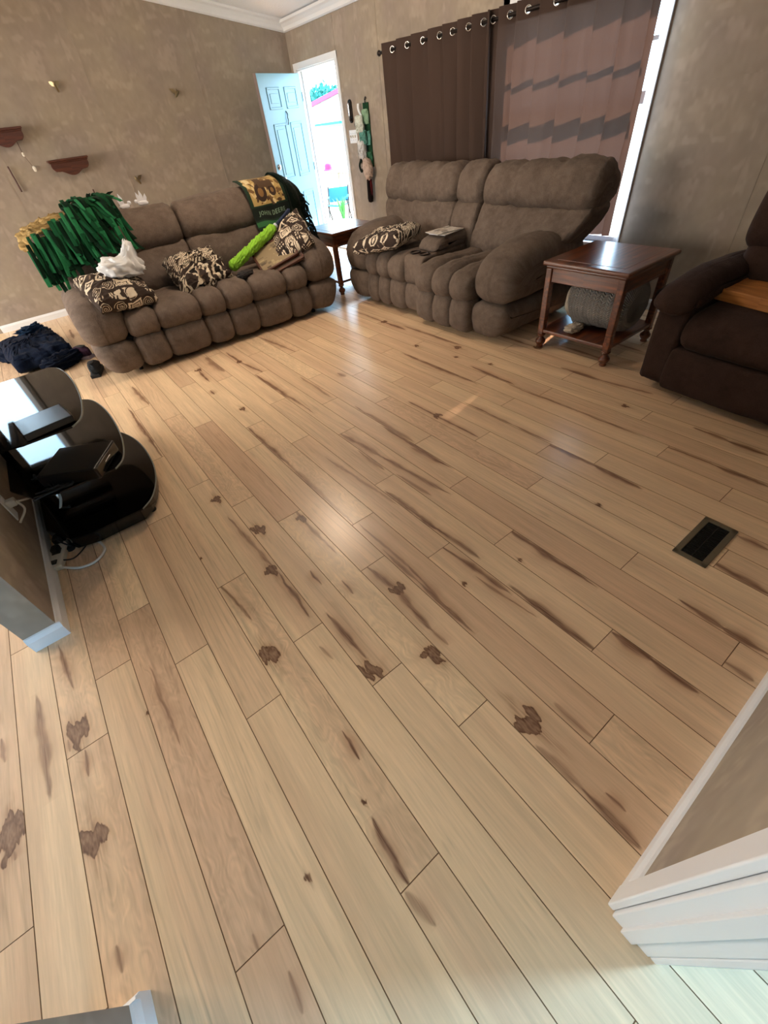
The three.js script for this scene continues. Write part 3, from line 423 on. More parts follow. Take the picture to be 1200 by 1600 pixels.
// recliner by the right edge
{
  const t = thing('recliner', 'dark brown smooth fabric recliner with padded arms at the right beside the wooden side table', 'armchair', [2.72, 0, -0.6], -Math.PI / 2 - 0.08);
  const C = M.chair;
  part('base', [boxAt(-0.36, 0.03, -0.85, 0.36, 0.28, -0.05, 0.02)], M.dark, t);
  for (const s of [-1, 1]) {
    const a = part('arm_panel', [at(puff([[-0.84, 0.06], [-0.02, 0.06], [0.01, 0.07], [0.02, 0.3], [0.01, 0.52], [-0.02, 0.54], [-0.84, 0.54]], 0.17, { r: 0.03, noise: 0.004, tension: 0.15, sd: 61 + s }), s * 0.43, 0, -0.01)], C, t);
    part('arm_pad', [at(puff([[-0.75, 0.5], [-0.2, 0.485], [0.02, 0.46], [0.075, 0.49], [0.06, 0.56], [-0.04, 0.615], [-0.3, 0.64], [-0.75, 0.62]], 0.235, { r: 0.095, noise: 0.006, freq: 5, sd: 63 + s }), s * 0.435, 0, 0)], C, a);
  }
  part('seat_cushion', [puff([[-0.6, 0.3], [-0.05, 0.285], [0.02, 0.31], [0.035, 0.38], [0.0, 0.45], [-0.12, 0.485], [-0.6, 0.47]], 0.7, { r: 0.06, M: 12, noise: 0.006, freq: 5, sd: 65 })], C, t);
  part('footrest', [puff([[-0.12, 0.05], [0.0, 0.04], [0.04, 0.07], [0.055, 0.17], [0.035, 0.265], [-0.01, 0.285], [-0.12, 0.28]], 0.72, { r: 0.03, M: 12, noise: 0.004, sd: 66 })], C, t);
  const b = part('backrest', [puff([[-0.5, 0.42], [-0.46, 0.52], [-0.5, 0.66], [-0.58, 0.76], [-0.75, 0.78], [-0.86, 0.74], [-0.78, 0.42]], 0.84, { r: 0.08, M: 14, noise: 0.008, freq: 4, sd: 67, creases: 0.005 })], C, t);
  part('headrest', [puff([[-0.58, 0.66], [-0.5, 0.74], [-0.53, 0.92], [-0.62, 1.06], [-0.75, 1.1], [-0.88, 1.04], [-0.92, 0.84], [-0.8, 0.68]], 0.9, { r: 0.08, M: 14, noise: 0.008, freq: 4, sd: 68 })], C, b);
  const tr = thing('wooden_tray', 'honey coloured wooden tray lying on the brown recliner seat', 'tray', [3.07, 0.492, -0.66], -Math.PI / 2 - 0.25);
  part('tray_bottom', [boxAt(-0.24, 0, -0.15, 0.24, 0.012, 0.15)], M.honey, tr);
  part('rim', [boxAt(-0.25, 0, 0.145, 0.25, 0.06, 0.16), boxAt(-0.25, 0, -0.16, 0.25, 0.06, -0.145), boxAt(-0.25, 0, -0.16, -0.235, 0.06, 0.16), boxAt(0.235, 0, -0.16, 0.25, 0.06, 0.16)], M.honey, tr);
  part('tray_lid', [boxAt(-0.24, 0.046, -0.15, 0.24, 0.056, 0.15)], M.honey, tr);
}
// ------------------------------------------------------------------ end tables
function endTable(label, pos, turn) {
  const t = thing('end_table', label, 'side table', pos, turn), W = 0.31, h = 0.6;
  part('tabletop', [at(new RoundedBoxGeometry(2 * W, 0.03, 2 * W, 3, 0.012), 0, h - 0.015, 0), at(new RoundedBoxGeometry(2 * W - 0.04, 0.02, 2 * W - 0.04, 2, 0.008), 0, h - 0.038, 0)].map(uvBox), M.wood, t);
  const inset = part('top_inlay', [boxAt(-W + 0.07, h - 0.002, -W + 0.07, W - 0.07, h + 0.0015, W - 0.07, 0.001)], M.wood, t);
  inset.userData.label = 'slightly raised centre board';
  const e = W - 0.045;
  for (const [x0, z0, x1, z1] of [[-e, e - 0.012, e, e + 0.012], [-e, -e - 0.012, e, -e + 0.012], [-e - 0.012, -e, -e + 0.012, e], [e - 0.012, -e, e + 0.012, e]]) part('apron', [boxAt(x0, h - 0.125, z0, x1, h - 0.045, z1), boxAt(x0, h - 0.135, z0 - 0.004, x1, h - 0.118, z1 + 0.004, 0.005)], M.wood, t);
  for (const x of [-e, e]) for (const z of [-e, e]) {
    const l = part('leg', [boxAt(x - 0.024, 0.1, z - 0.024, x + 0.024, h - 0.045, z + 0.024, 0.008)], M.wood, t);
    part('turned_foot', [at(lathe([[0.001, 0.105], [0.03, 0.105], [0.032, 0.095], [0.02, 0.085], [0.018, 0.075], [0.036, 0.055], [0.038, 0.042], [0.028, 0.024], [0.02, 0.018], [0.025, 0.008], [0.022, 0], [0.001, 0]]), x, 0, z)], M.wood, l);
  }
  part('lower_shelf', [boxAt(-e - 0.02, 0.115, -e - 0.02, e + 0.02, 0.14, e + 0.02, 0.006)], M.wood, t);
  return t;
}
endTable('reddish brown wooden side table between loveseat and recliner, grey knitted blanket on its shelf', [3.13, 0, -1.67], 0);
endTable('dark wooden corner table between the sofa and the loveseat by the open door', [2.96, 0, -4.76], 0);
// grey knitted throw rolled on the lower shelf
{
  const grey = phy(0x8d8a86, 0.95, { bumpMap: knitBump, bumpScale: 0.012, sheen: 0.3, sheenColor: new THREE.Color(0x999999) }), cream = fabric(0xd8cfc0);
  const t = thing('rolled_blanket', 'grey cable knit blanket with cream lining rolled up under the wooden side table', 'blanket', [3.13, 0.14, -1.62], 0);
  const roll = (r, sq) => { const a = []; for (let i = 0; i < 14; i++) { const q = i / 14 * Math.PI * 2; a.push([Math.cos(q) * r * 1.12, 0.185 + Math.sin(q) * r * (0.98 + sq * Math.sin(q * 2))]); } return a; };
  part('knitted_cover', [at(puff(roll(0.178, 0.05), 0.44, { r: 0.07, noise: 0.016, freq: 5, sd: 71, N: 60, M: 16 }), 0, 0, 0, 0, Math.PI / 2)], grey, t);
  part('lining', [at(puff(roll(0.158, 0.05), 0.06, { r: 0.03, noise: 0.014, sd: 72 }), 0, 0.0, -0.2, 0, Math.PI / 2), at(lump(0.16, 0.05, 0.1, { noise: 0.2, sd: 3 }), -0.19, 0.028, -0.1)], cream, t, 'cream fleece lining');
  solo('guitar_case', [puff([[-0.05, 0.02], [0.05, 0.02], [0.07, 0.2], [0.05, 0.42], [-0.04, 0.42], [-0.06, 0.2]], 0.22, { r: 0.06 })], M.black, 'black padded bag standing behind the grey blanket by the window wall', 'bag', [3.62, 0, -2.02], 0.5);
}
// ------------------------------------------------------------------ printed fleece: cream spirals, diamonds and combs on dark brown
function canvasTex(w, h, draw, rep) { const c = document.createElement('canvas'); c.width = w; c.height = h; draw(c.getContext('2d'), w, h); const t = new THREE.CanvasTexture(c); t.colorSpace = THREE.SRGBColorSpace; t.magFilter = t.minFilter = THREE.LinearFilter; t.wrapS = t.wrapT = THREE.RepeatWrapping; if (rep) t.repeat.set(rep, rep); return t; }
const tribal = canvasTex(1024, 1024, (g, W) => {
  const D = '#33261f', C = '#d9cdb8', B = '#7d6a58', K = '#17110e';
  g.fillStyle = D; g.fillRect(0, 0, W, W);
  const n = 5, q = W / n;
  for (let i = 0; i < n; i++) for (let j = 0; j < n; j++) {
    g.save(); g.translate((i + 0.5) * q, (j + 0.5) * q); g.rotate(Math.floor(rnd() * 4) * Math.PI / 2 + rr(-0.2, 0.2)); g.scale(1.02, 1.02);
    const k = (i * 3 + j * 7 + (j % 2)) % 6, h = q / 2;
    g.fillStyle = k % 2 ? C : D; g.strokeStyle = k % 2 ? D : C; g.lineWidth = 9;
    if (k === 0 || k === 1) {                                             // spiral
      if (k) { g.beginPath(); g.arc(0, 0, h * 0.95, 0, 7); g.fill(); }
      g.beginPath(); for (let a = 0; a < 20; a += 0.2) { const r = h * 0.88 * (1 - a / 20); a ? g.lineTo(Math.cos(a) * r, Math.sin(a) * r) : g.moveTo(r, 0); } g.stroke();
    } else if (k === 2) {                                                 // nested diamonds
      for (const [s, f] of [[1, C], [0.62, D], [0.34, C]]) { g.fillStyle = f; g.beginPath(); g.moveTo(0, -h * s); g.lineTo(h * s * 0.8, 0); g.lineTo(0, h * s); g.lineTo(-h * s * 0.8, 0); g.fill(); }
    } else if (k === 3) {                                                 // key
      g.fillRect(-h, -h * 0.7, q, q * 0.7); g.lineWidth = 11; g.beginPath(); g.moveTo(-h * 0.75, h * 0.45); g.lineTo(-h * 0.75, -h * 0.45); g.lineTo(h * 0.7, -h * 0.45); g.lineTo(h * 0.7, h * 0.2); g.lineTo(-h * 0.3, h * 0.2); g.lineTo(-h * 0.3, -h * 0.12); g.lineTo(h * 0.35, -h * 0.12); g.stroke();
    } else if (k === 4) {                                                 // comb and dots
      g.fillStyle = C; for (let a = 0; a < 5; a++) { g.fillRect(-h + a * q / 5, -h * 0.9, q / 9, h * 0.8); g.beginPath(); g.arc(-h + (a + 0.5) * q / 5, h * 0.25, q / 18, 0, 7); g.arc(-h + (a + 0.5) * q / 5, h * 0.65, q / 18, 0, 7); g.fill(); }
    } else { g.fillStyle = C; g.beginPath(); g.moveTo(-h, h); g.lineTo(0, -h); g.lineTo(h, h); g.fill(); g.fillStyle = K; g.beginPath(); g.moveTo(-h * 0.45, h * 0.75); g.lineTo(0, -h * 0.35); g.lineTo(h * 0.45, h * 0.75); g.fill(); g.fillStyle = B; g.fillRect(-h, h * 0.82, q, h * 0.18); }
    g.restore();
  }
  for (let a = 0; a < 26; a++) { g.save(); g.translate(rnd() * W, rnd() * W); g.rotate(rnd() * 6); g.fillStyle = [K, D, B, C][a % 4]; g.fillRect(-20, -8, rr(30, 90), rr(14, 36)); g.restore(); }
}, 1.75);
const fleece = phy(0xffffff, 0.95, { map: tribal, bumpMap: fabricBump, bumpScale: 0.002, sheen: 0.3, sheenColor: new THREE.Color(0x888078) });
// stuffed or folded cloth: a soft slab, uv in metres seen from above
function softSlab(w, h, d, { noise = 0.02, freq = 5, sd = 0, plump = 1, nx = 40 } = {}) {
  const g = new THREE.SphereGeometry(1, nx * 2, nx), p = g.attributes.position, uv = g.attributes.uv, pw = (x, e) => Math.sign(x) * Math.pow(Math.abs(x), e);
  for (let i = 0; i < p.count; i++) {
    let x = p.getX(i), y = p.getY(i), z = p.getZ(i); const l = Math.max(Math.abs(x), Math.abs(z)) / (Math.hypot(x, z) || 1), rad = Math.hypot(x, z);
    const k = Math.pow(rad, 0.75) / ((l || 1) * (rad || 1)) * mix(1, 0.93, Math.abs(Math.sin(2 * Math.atan2(z, x)))); x *= k; z *= k;
    const fold = n3(x * w * freq + sd, y * 0.6 + sd, z * d * freq + sd * 2), f2 = n3(x * w * freq * 3 + sd, y, z * d * freq * 3);
    const yy = pw(y, mix(0.45, 0.85, plump)) * h / 2 * (1 + (y > 0 ? 0.5 : 0.1) * fold * noise * 20 / 2) + (y > 0 ? f2 * noise * 0.5 : 0);
    p.setXYZ(i, x * w / 2 + f2 * noise * 0.5, yy, z * d / 2 + fold * noise * 0.6);
    uv.setXY(i, x * w / 2 + sd * 0.13, z * d / 2 + y * h * 0.8 + sd * 0.31);
  }
  g.computeVertexNormals(); return g;
}
{
  const P = (name, geo, label, cat, pos, e, grp) => { const m = solo(name, geo, fleece, label, cat, pos, 0, grp); m.rotation.set(...e, 'YXZ'); return m; };
  P('throw_pillow', [softSlab(0.5, 0.19, 0.46, { sd: 1 })], 'brown and cream patterned pillow lying on the left sofa arm under a white plastic bag', 'pillow', onSofa(-0.79, 0.615, -0.2), [0.34, 0.15, -0.12]);
  const bundle = P('folded_throw', [softSlab(0.5, 0.2, 0.44, { sd: 2, noise: 0.035 })], 'brown and cream patterned throw bundled in the middle of the sofa seat', 'throw', onSofa(-0.06, 0.58, -0.34), [0.5, 0.05, 0.03]);
  { const hem = part('hem', [softSlab(0.48, 0.035, 0.12, { sd: 6, noise: 0.03 })], fabric(0xd9cdb6), bundle, 'cream hem'); hem.position.set(-0.03, -0.075, 0.265); hem.rotation.x = -0.45; }
  P('throw_pillow', [softSlab(0.44, 0.17, 0.5, { sd: 3 })], 'brown and cream patterned pillow leaning against the right sofa arm beside a green duster', 'pillow', onSofa(0.87, 0.66, -0.28), [0.45, -0.25, 0.42]);
  P('throw_pillow', [softSlab(0.54, 0.16, 0.52, { sd: 4 })], 'brown and cream patterned pillow lying flat on the loveseat seat', 'pillow', [2.86, 0.575, -3.78], [0.05, -1.2, 0.14]);
}
// white carrier bag
{
  const g = lump(0.34, 0.17, 0.24, { noise: 0.22, freq: 2.4, sd: 9, pow: 0.8, seg: 48, flat: 0.8 }), p = g.attributes.position;
  for (let i = 0; i < p.count; i++) { const x = p.getX(i), y = p.getY(i); const k = sst(0.02, 0.16, x) * sst(0.0, 0.07, y); p.setY(i, y + k * 0.14); p.setX(i, x - k * 0.02); p.setZ(i, p.getZ(i) * (1 - 0.55 * k) + 0.012 * Math.sin(x * 60 + y * 40) * (1 - k)); }
  g.computeVertexNormals();
  solo('plastic_bag', [g], phy(0xf4f7fa, 0.35, { transmission: 0.2, thickness: 0 }), 'crumpled white plastic carrier bag on the patterned pillow at the left of the sofa', 'bag', onSofa(-0.66, 0.745, -0.3), -0.1);
}
// green feather duster, boards and a sock on the right seat
{
  const a = V(...onSofa(0.26, 0.56, -0.28)), b = V(...onSofa(0.76, 0.75, -0.36)), c = V(...onSofa(1.0, 0.86, -0.42));
  const t = thing('duster', 'lime green microfibre duster with a dark blue handle lying across the sofa seat', 'duster', a.toArray());
  const dir = b.clone().sub(a), L = dir.length();
  const g = new THREE.CapsuleGeometry(0.042, L, 24, 40, 60), p = g.attributes.position;
  for (let i = 0; i < p.count; i++) { const x = p.getX(i), y = p.getY(i), z = p.getZ(i), k = 1 + 0.22 * n3(x * 90, y * 60, z * 90) + 0.1 * n3(x * 220, y * 200, z * 220); p.setXYZ(i, x * k, y, z * k); }
  g.computeVertexNormals();
  const q = new THREE.Quaternion().setFromUnitVectors(V(0, 1, 0), dir.clone().normalize());
  const h = part('duster_head', [g], std(0x8cc83a, 0.95), t); h.quaternion.copy(q); h.position.copy(dir.clone().multiplyScalar(0.5));
  const hd = part('handle', [at(lathe([[0.001, 0], [0.022, 0], [0.022, 0.06], [0.015, 0.07], [0.014, 0.2], [0.018, 0.27], [0.001, 0.29]]), 0, 0, 0)], std(0x17294a, 0.4), t, 'dark blue plastic handle'); hd.position.copy(dir); hd.quaternion.setFromUnitVectors(V(0, 1, 0), c.clone().sub(b).normalize());
  part('collar', [at(new THREE.CylinderGeometry(0.0225, 0.0225, 0.022, 16), 0, 0.05, 0)], std(0xc8d4e0, 0.4), hd);
  const board = (label, lx, ly, lz, e, w, mat) => {
    const o = thing('wooden_board', label, 'board', onSofa(lx, ly, lz)); o.rotation.set(...e, 'YXZ');
    part('frame', [boxAt(-w, -0.012, -0.15, w, 0.012, -0.13), boxAt(-w, -0.012, 0.13, w, 0.012, 0.15), boxAt(-w, -0.012, -0.15, -w + 0.02, 0.012, 0.15), boxAt(w - 0.02, -0.012, -0.15, w, 0.012, 0.15)], M.cherry, o);
    part('picture', [boxAt(-w + 0.01, -0.009, -0.14, w - 0.01, 0.006, 0.14)], mat, o);
  };
  const pic = canvasTex(256, 192, (g2, W, H) => { g2.fillStyle = '#8d7c5e'; g2.fillRect(0, 0, W, H); for (let i = 0; i < 40; i++) { g2.fillStyle = ['#6f6048', '#a5946f', '#574a38'][i % 3]; g2.fillRect(rnd() * W, rnd() * H, rr(10, 50), rr(4, 14)); } }, 2.5);
  board('framed tan picture tilted on the sofa seat next to the green duster', 0.66, 0.585, -0.2, [0.5, -0.12, 0.32], 0.2, std(0xffffff, 0.6, { map: pic }));
  board('second brown wooden frame tucked under the tan framed picture on the sofa', 0.68, 0.55, -0.165, [0.5, -0.1, 0.3], 0.21, std(0x4c382b, 0.6));
  solo('sock', [lump(0.16, 0.06, 0.1, { noise: 0.25, sd: 4 })], fabric(0x4c4a4c), 'small dark grey cloth crumpled on the sofa seat below the duster tip', 'cloth', onSofa(0.3, 0.505, -0.12), 0.3);
}
// green fringed fleece over the left of the sofa back
const overBack = (pts) => new THREE.CatmullRomCurve3(pts.map(([z, y]) => V(0, y, z)));
{
  const G1 = fabric(0x165534), G2 = fabric(0x0a2c1c), G3 = fabric(0x2c8253), path = overBack([[-0.43, 0.72], [-0.5, 0.84], [-0.56, 0.98], [-0.68, 1.1], [-0.8, 1.12], [-0.92, 1.08], [-1.0, 0.98]]);
  const t = thing('fringed_blanket', 'green fleece blanket with long tied fringe hanging over the left end of the sofa back', 'blanket', onSofa(-0.86, 0, 0), SOFA_TURN);
  const fold = (x, v) => 0.02 * n3(x * 7, v * 3, 4) + 0.012;
  part('cloth', [sheet((u, v) => { const x = mix(-0.34, 0.1, u), p = path.getPoint(mix(0.12, 1, v)); return [x + 0.02 * n2(v * 4, 3), p.y + fold(x, v) - 0.12 * sst(0.06, -0.34, x), p.z + fold(x, v) * 0.6]; }, 30, 30, 0.012), sheet((u, v) => { const x = mix(0.02, 0.4, u), p = path.getPoint(mix(0.3, 1, v)); return [x + 0.02 * n2(v * 4, 8), p.y + fold(x, v) + 0.03, p.z + fold(x, v) * 0.6 + 0.02]; }, 24, 30, 0.012)], G2, t);
  const droop = (x) => 0.12 * sst(0.06, -0.34, x), PLEN = path.getLength();
  const strip = (x, v0, L, w, bend, tw, m, off) => part('fringe_strip', [sheet((u, v) => {      // follows the back down, then hangs free
    const a = (u - 0.5) * w, d = v0 - L * v / PLEN, p = path.getPoint(clamp(d)), q = path.getPoint(clamp(d + 0.03)), ty = q.y - p.y, tz = q.z - p.z, l = Math.hypot(ty, tz) || 1, hang = Math.max(0, -d) * PLEN, o = off + 0.012 * Math.sin(v * 4 + x * 40) + Math.abs(a) * Math.sin(tw * v) * 0.5;
    return [x + a * Math.cos(tw * v) + bend * v * v, p.y - droop(x) - hang - tz / l * o, p.z + ty / l * o + hang * 0.12 + a * Math.sin(tw * v)];
  }, 3, 12, 0.006)], m, t);
  for (let r = 0; r < 3; r++) for (let i = 0; i < 16; i++) strip(mix(-0.36, 0.14, (i + rr(0.1, 0.9)) / 16), 0.34 + r * 0.07 + rr(-0.03, 0.03), rr(0.17, 0.27), rr(0.024, 0.04), rr(-0.02, 0.05), rr(-0.9, 0.9), [G1, G3, G2][(i + r) % 3], 0.03 + r * 0.012);
  for (let r = 0; r < 5; r++) for (let i = 0; i < 11; i++) strip(mix(0.03, 0.4, (i + rr(0.05, 0.95)) / 11), 0.34 + r * 0.12 + rr(-0.04, 0.04), rr(0.14, 0.22), rr(0.026, 0.042), rr(0.0, 0.08), rr(-1.0, 1.0), [G1, G3, G2, G1][(i + r) % 4], 0.06 + r * 0.006);
  const fz = lump(0.54, 0.2, 0.34, { noise: 0.14, freq: 3, sd: 31, seg: 70 }), p = fz.attributes.position;
  for (let i = 0; i < p.count; i++) { const k = 0.006 * n3(p.getX(i) * 120, p.getY(i) * 120, p.getZ(i) * 120) + 0.006 * n3(p.getX(i) * 50, p.getY(i) * 50, p.getZ(i) * 50); p.setXYZ(i, p.getX(i) + k, p.getY(i) + k, p.getZ(i) + k); }
  fz.computeVertexNormals();
  const w = solo('fuzzy_throw', [fz], fabric(0xb89f6c), 'tan fuzzy throw heaped behind the green blanket on the left sofa back', 'throw', onSofa(-0.98, 1.02, -0.82), 0); w.rotation.z = 0.12;
}
// tractor throw with fringe over the right of the sofa back
{
  const print = canvasTex(512, 640, (g, W, H) => {
    g.fillStyle = '#16301f'; g.fillRect(0, 0, W, H);
    g.fillStyle = '#c0a468'; g.fillRect(40, 40, W - 80, 330);
    for (let i = 0; i < 90; i++) { g.fillStyle = ['#7a5c36', '#d9c590', '#55402a', '#a98a50'][i % 4]; g.beginPath(); g.ellipse(40 + rnd() * (W - 100), 50 + rnd() * 310, rr(10, 46), rr(5, 18), rnd() * 3, 0, 7); g.fill(); }
    g.fillStyle = '#3b2a20'; for (const [x, r] of [[190, 74], [345, 46]]) { g.beginPath(); g.arc(x, 270, r, 0, 7); g.fill(); } g.fillStyle = '#8d6a3c'; for (const [x, r] of [[190, 36], [345, 20]]) { g.beginPath(); g.arc(x, 270, r, 0, 7); g.fill(); }
    g.fillStyle = '#54402c'; g.fillRect(190, 170, 190, 70); g.fillRect(170, 110, 90, 80); g.fillStyle = '#e2d3a6'; g.fillRect(0 + 60, 60, 60, 110);
    g.fillStyle = '#0b1912'; g.fillRect(0, 385, W, 130); g.fillStyle = '#7f9b82'; g.font = 'bold 62px sans-serif'; g.textAlign = 'center'; g.fillText('JOHN DEERE', W / 2, 470);
    g.fillStyle = '#2f6a3c'; g.fillRect(0, 535, W, 60);
  });
  const m = phy(0xffffff, 0.95, { map: print, bumpMap: weaveBump, bumpScale: 0.002 }), dk = fabric(0x0d1c16), dk2 = fabric(0x131b1d), lt = fabric(0xb5a98c);
  const path = overBack([[-1.0, 0.7], [-1.02, 0.95], [-0.9, 1.09], [-0.76, 1.1], [-0.62, 1.05], [-0.56, 0.93], [-0.545, 0.82], [-0.5, 0.73], [-0.48, 0.66]]);
  const t = thing('printed_throw', 'dark green fringed throw with a tan tractor print and lettering over the right sofa back', 'throw', onSofa(0.86, 0, 0), SOFA_TURN);
  part('cloth', [sheet((u, v) => { const x = mix(-0.2, 0.2, u), p = path.getPoint(mix(0.3, 0.9, v)); return [x + 0.02 * v, p.y + 0.018 + 0.01 * n2(x * 9, v * 4), p.z + 0.02 + 0.014 * n2(x * 11, v * 3 + 5)]; }, 26, 40, 0.01, 1, -1)], m, t);
  part('side_fold', [sheet((u, v) => { const x = mix(0.17, 0.36, u), p = path.getPoint(mix(0.25, 0.92, v)); return [x + 0.03 * v + 0.02 * n2(v * 5, u * 3), p.y + 0.03 - 0.11 * u * u + 0.014 * n2(u * 6, v * 7), p.z + 0.03 - 0.05 * u + 0.03 * n2(u * 5 + 3, v * 4)]; }, 16, 30, 0.012)], dk, t, 'dark green side fold without print');
  for (let i = 0; i < 16; i++) { const x = mix(-0.17, 0.3, i / 15); part('fringe_strand', [tube([[x, 0.75, -0.485], [x + rr(-0.01, 0.01), 0.69, -0.46], [x + rr(-0.02, 0.02), 0.62 + rr(-0.02, 0.02), -0.45]], 0.007, 8, 6)], [dk2, dk2, lt][i % 3], t); }
  for (let i = 0; i < 40; i++) { const v = mix(0.24, 0.95, i / 39), p = path.getPoint(v), x = 0.34 + 0.03 * v; part('fringe_strand', [tube([[x, p.y - 0.07, p.z], [x + rr(0.02, 0.05), p.y - 0.09 + rr(-0.02, 0.03), p.z + rr(-0.02, 0.03)], [x + rr(0.03, 0.08), p.y - 0.16 + rr(-0.03, 0.03), p.z + rr(-0.02, 0.05)]], 0.007, 8, 6)], dk2, t); }
}
// white bird ornaments on the sofa back
for (const [lx, s, label] of [[-0.36, 1, 'white bird ornament with a raised wing on the sofa back, left one of two'], [-0.2, -1, 'white bird ornament with spread feathers on the sofa back, right one of two']]) {
  const t = thing('bird_ornament', label, 'ornament', onSofa(lx, 1.075, -0.84), 0.2 * s), w = std(0xf4f7ff, 0.4);
  part('body', [at(lump(0.09, 0.035, 0.035, { noise: 0.06, sd: 2 }), 0, 0.018, 0), at(lump(0.03, 0.028, 0.028, { noise: 0.05 }), 0.05 * s, 0.036, 0)], w, t);
  const feather = (x, h, tilt) => at(prism([[-0.012, 0], [0.012, 0], [0.014, h * 0.6], [0, h], [-0.012, h * 0.55]], 0.005, 0.001), x, 0.025, -0.002, 0, 0, tilt);
  part('wing', s > 0 ? [feather(-0.02, 0.07, 0.35), feather(-0.005, 0.085, 0.15)] : [feather(-0.02, 0.075, 0.15), feather(0.0, 0.085, -0.02), feather(0.02, 0.06, -0.35)], w, t);
}
// magazines on the console
{
  const mag = canvasTex(256, 256, (g, W, H) => { g.fillStyle = '#cfcac2'; g.fillRect(0, 0, W, H); for (let i = 0; i < 30; i++) { g.fillStyle = ['#8d8478', '#4a4440', '#e6e2da', '#b3a696'][i % 4]; g.fillRect(rnd() * W, rnd() * H, rr(20, 90), rr(10, 40)); } });
  const bxm = (w, h, d) => { const g = new RoundedBoxGeometry(w, h, d, 1, 0.002); const p = g.attributes.position, uv = g.attributes.uv; for (let i = 0; i < p.count; i++) uv.setXY(i, p.getX(i) / w + 0.5, p.getZ(i) / d + 0.5); return g; };
  for (const [x, y, z, ry, mat, label] of [[3.1, 0.63, -3.22, 0.1, std(0xbfbab2, 0.5), 'pale magazine lowest in the small stack on the loveseat console'], [3.08, 0.637, -3.24, -0.15, std(0xffffff, 0.4, { map: mag }), 'grey printed magazine on top of the stack on the loveseat console']]) {
    const t = thing('magazine', label, 'magazine', [x, y, z], ry); t.rotation.z = 0.02; part('pages', [at(bxm(0.25, 0.005, 0.19), 0, -0.001, 0)], M.trim, t); part('cover', [at(bxm(0.256, 0.0015, 0.196), 0, 0.0025, 0)], mat, t);
  }
}
// ------------------------------------------------------------------ curtains on their rod
{
  const cm = phy(0x55463f, 0.98, { transmission: 0.24, thickness: 0, bumpMap: weaveBump, bumpScale: 0.001, specularIntensity: 0.15 });
  const RX = 3.9, RY = 1.895;
  const r = thing('curtain_rod', 'dark bronze curtain rod with round end cap above the window', 'curtain rod', [RX, RY, -3.5]);
  part('pole', [rod([0, 0, -1.5], [0, 0, 1.5], 0.013, 14)], M.bronze, r);
  for (const s of [-1, 1]) { part('finial', [at(lathe([[0.001, 0.05], [0.016, 0.045], [0.024, 0.025], [0.016, 0.006], [0.013, 0]]), 0, 0, s * 1.5, s * Math.PI / 2)], M.bronze, r); part('bracket', [boxAt(-0.01, -0.02, s * 1.46 - 0.008, 0.11, 0.0, s * 1.46 + 0.008), boxAt(0.1, -0.05, s * 1.46 - 0.015, 0.11, 0.03, s * 1.46 + 0.015)], M.bronze, r); }
  const panel = (label, z0, z1, eyes, sd, y0) => {
    const t = thing('curtain', label, 'curtain', [RX, 0, (z0 + z1) / 2]), zc = (z0 + z1) / 2, W = z1 - z0, top = RY + 0.055;
    const phase = (z) => { let k = 0; while (k < eyes.length - 2 && z > eyes[k + 1]) k++; return (k + (z - eyes[k]) / (eyes[k + 1] - eyes[k])); };
    const X = (z, y) => { const k = phase(z + 0.02 * n2(y * 1.3 + sd, z * 2) * (top - y)), amp = (sd < 5 ? 0.048 : 0.034) * (1 + 0.35 * n2(k * 0.9 + sd, y * 0.8)) ; const fr = k + 0.5 - Math.floor(k + 0.5), sh = fr < 0.86 ? mix(-1, 0.75, Math.pow(fr / 0.86, 1.25)) : mix(0.75, -1, sst(0.86, 1, fr)); return sh * amp + 0.005 * n2(z * 22 + sd, y * 2.5); };
    const nv = 74, ys = []; for (let j = 0; j <= nv; j++) ys.push(j < 26 ? top - j * 0.0046 : mix(top - 25 * 0.0046, y0, (j - 25) / (nv - 25)));
    const nu = Math.round(W / 0.0052);
    const f = (u, v) => { const y = ys[Math.round(v * nv)], z = mix(z0, z1, u) + 0.012 * n2(y * 1.5 + sd, 5) * (top - y); return [X(mix(z0, z1, u), y), y + (v > 0.99 ? 0.012 * n2(u * 9, sd) : 0), z - zc]; };
    const c = part('cloth', [sheet(f, nu, nv, 0, W, 1.4, (u, v) => { const z = mix(z0, z1, u), y = ys[Math.round(v * nv)]; return eyes.some((e) => Math.hypot(z - e, y - RY) < 0.02); })], cm, t);
    part('header_tape', [sheet((u, v) => { const y = mix(top - 0.002, top - 0.1, v), z = mix(z0, z1, u); return [X(z, y) + 0.0022, y, z - zc + 0.012 * n2(y * 1.5 + sd, 5) * (top - y)]; }, nu, 20, 0, W, 0.1, (u, v) => { const z = mix(z0, z1, u), y = mix(top - 0.002, top - 0.1, v); return eyes.some((e) => Math.hypot(z - e, y - RY) < 0.021); })], cm, c);
    for (const e of eyes) { if (e < z0 || e > z1) continue; const s = (X(e + 0.01, RY) - X(e - 0.01, RY)) / 0.02; part('grommet', [at(new THREE.TorusGeometry(0.022, 0.0045, 8, 28), X(e, RY), RY, e - zc, 0, Math.PI / 2 + Math.atan(s))], M.nickel, t); }
  };
  panel('dark taupe grommet curtain, left panel, hanging in shade', -4.96, -3.5, [-5.0, -4.8, -4.57, -4.35, -4.12, -3.96, -3.77, -3.6, -3.44].filter((e) => e > -4.97 && e < -3.5), 3, 0.53);
  panel('taupe grommet curtain, right panel, glowing reddish in the sun', -3.52, -2.125, [-3.5, -3.33, -3.16, -2.91, -2.68, -2.46, -2.27, -2.1].filter((e) => e < -2.13), 8, 0.53);
}
